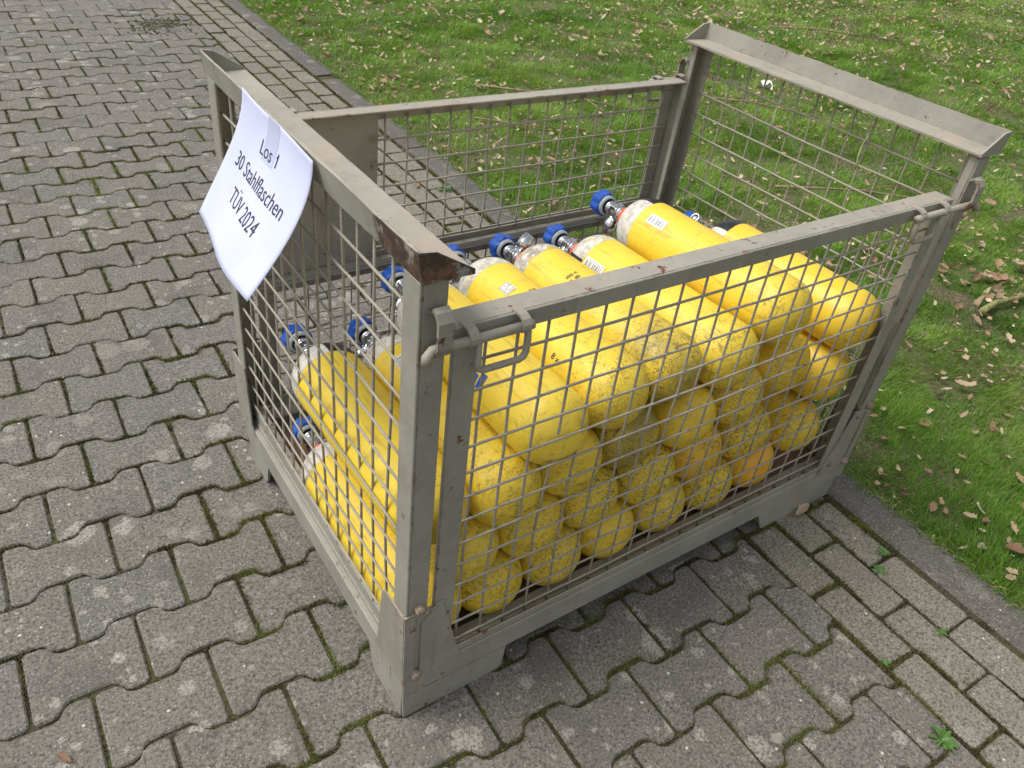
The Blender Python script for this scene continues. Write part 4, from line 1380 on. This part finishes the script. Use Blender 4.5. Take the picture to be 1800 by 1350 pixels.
twig([(2.62, 1.42, .03), (2.8, 1.30, .04), (2.98, 1.22, .035), (3.2, 1.02, .04), (3.36, .9, .03)], .006, 'bare_twig', 'long bare curved twig on the grass beyond the right latch', 'twig', M_TWIG, [[(2.98, 1.22, .035), (3.15, 1.2, .04), (3.32, 1.12, .03)]])
twig([(2.05, 3.05, .03), (2.25, 2.85, .04), (2.5, 2.65, .035), (2.75, 2.35, .03)], .006, 'bare_twig', 'forked brown twig on the lawn seen through the rear mesh', 'twig', M_TWIG, [[(2.25, 2.85, .04), (2.45, 2.9, .04), (2.62, 2.85, .03)], [(2.5, 2.65, .035), (2.45, 2.45, .04)]])
twig([(1.75, 2.6, .03), (1.95, 2.4, .04), (2.2, 2.28, .03)], .004, 'bare_twig', 'thin crooked twig near the kerb behind the container', 'twig')
twig([(5.2, 3.75, .03), (5.6, 3.55, .045), (6.1, 3.1, .04)], .008, 'bare_twig', 'straight thin stick far out on the lawn above the end rail', 'twig')
twig([(3.3, 2.55, .03), (3.5, 2.35, .04), (3.75, 1.95, .035), (3.95, 1.8, .03)], .005, 'bare_twig', 'dark twig lying on the lawn behind the end mesh', 'twig')
# white scrap of tissue on the lawn
V = []; F = []
r = random.Random(4)
for i in range(7):
    for j in range(6):
        V.append((3.84 + (i - 3) * .017 * (1.1 - .12 * abs(j - 2)) + r.uniform(-.006, .006), 2.57 + (j - 2.5) * .020 * (1 - .14 * abs(i - 3)) + r.uniform(-.006, .006), float(ground_z(np.array([3.84]), np.array([2.57]))[0]) + .04 + .022 * math.sin(i * .9 + j * .7) + r.uniform(0, .014)))
for i in range(6):
    for j in range(5): F.append((i * 6 + j, (i + 1) * 6 + j, (i + 1) * 6 + j + 1, i * 6 + j + 1))
o = mesh_obj('tissue_scrap', V, F, M_PETAL, None, True); tag(o, 'crumpled white tissue scrap lying on the lawn behind the end mesh', 'litter')
# fallen petals
V = []; F = []
n = 420
x2 = rng.uniform(1.35, 11, n); y2 = rng.uniform(-1, 9, n); ok = inview(x2, y2, .02); x2, y2 = x2[ok], y2[ok]; z2 = ground_z(x2, y2) + .03
for a_, b_, c_ in zip(x2, y2, z2):
    s = random.uniform(.004, .011); k = len(V); t0 = random.uniform(0, 6.28)
    for q_ in range(6): V.append((a_ + s * math.cos(t0 + q_ * 1.047) * random.uniform(.6, 1), b_ + s * math.sin(t0 + q_ * 1.047) * random.uniform(.6, 1), c_ + random.uniform(0, .006)))
    F.append(tuple(range(k, k + 6)))
tag(mesh_obj('fallen_petals', V, F, M_PETAL), kind='stuff')
# weeds in the joints
def weed(x, y, n_, L, lab, name='joint_weed', up_=.35):
    V = []; F = []
    r = random.Random(int(x * 1000))
    for k in range(n_):
        a = 2 * math.pi * k / n_ + r.uniform(-.3, .3); l = L * r.uniform(.6, 1.1); e_ = r.uniform(up_ * .5, up_ * 1.6)
        k0 = len(V)
        for i in range(6):
            t = i / 5
            wd = l * .12 * math.sin(math.pi * min(1, t * .9 + .1)) ** .8 * (1 + .55 * math.sin(t * 25 + k)) * r.uniform(.7, 1.1) + .0006
            c = Vector((math.cos(a) * l * t, math.sin(a) * l * t, e_ * l * (t - .75 * t * t) + .002))
            sd_ = Vector((-math.sin(a), math.cos(a), .15)) * wd
            V += [Vector((x, y, 0)) + c - sd_, Vector((x, y, 0)) + c + sd_]
        for i in range(5): F.append((k0 + 2 * i, k0 + 2 * i + 1, k0 + 2 * i + 3, k0 + 2 * i + 2))
    o = mesh_obj(name, V, F, M_WEED, None, True); tag(o, lab, 'weed'); return o
weed(.851, -.546, 21, .031, 'green rosette weed growing from the paving joint near the bottom right corner', up_=.8)
weed(1.158, -.196, 22, .017, 'small tuft of weed between the edge bricks and the kerb joint', up_=1.6)
weed(1.108, -.222, 10, .022, 'flat green weed between two edge bricks just left of the small tuft')
weed(1.082, -.40, 8, .016, 'tiny green weed in the brick joint midway to the bottom right corner')
weed(.902, -.385, 7, .012, 'tiny weed where the interlocking stones meet the edge bricks')
weed(1.205, 2.6, 14, .04, 'green weed clump at the kerb seen through the rear mesh', up_=1.2)
weed(1.21, 1.95, 14, .035, 'green weed tuft at the kerb joint, the lower of two seen through the mesh', up_=1.2)
weed(1.425, 1.30 - .9, 10, .03, 'leafy clover-like weed in the grass beside the kerb')
print('blades', N_GRASS, 'moss', N_MOSS, 'stones', len(vis), len(near))
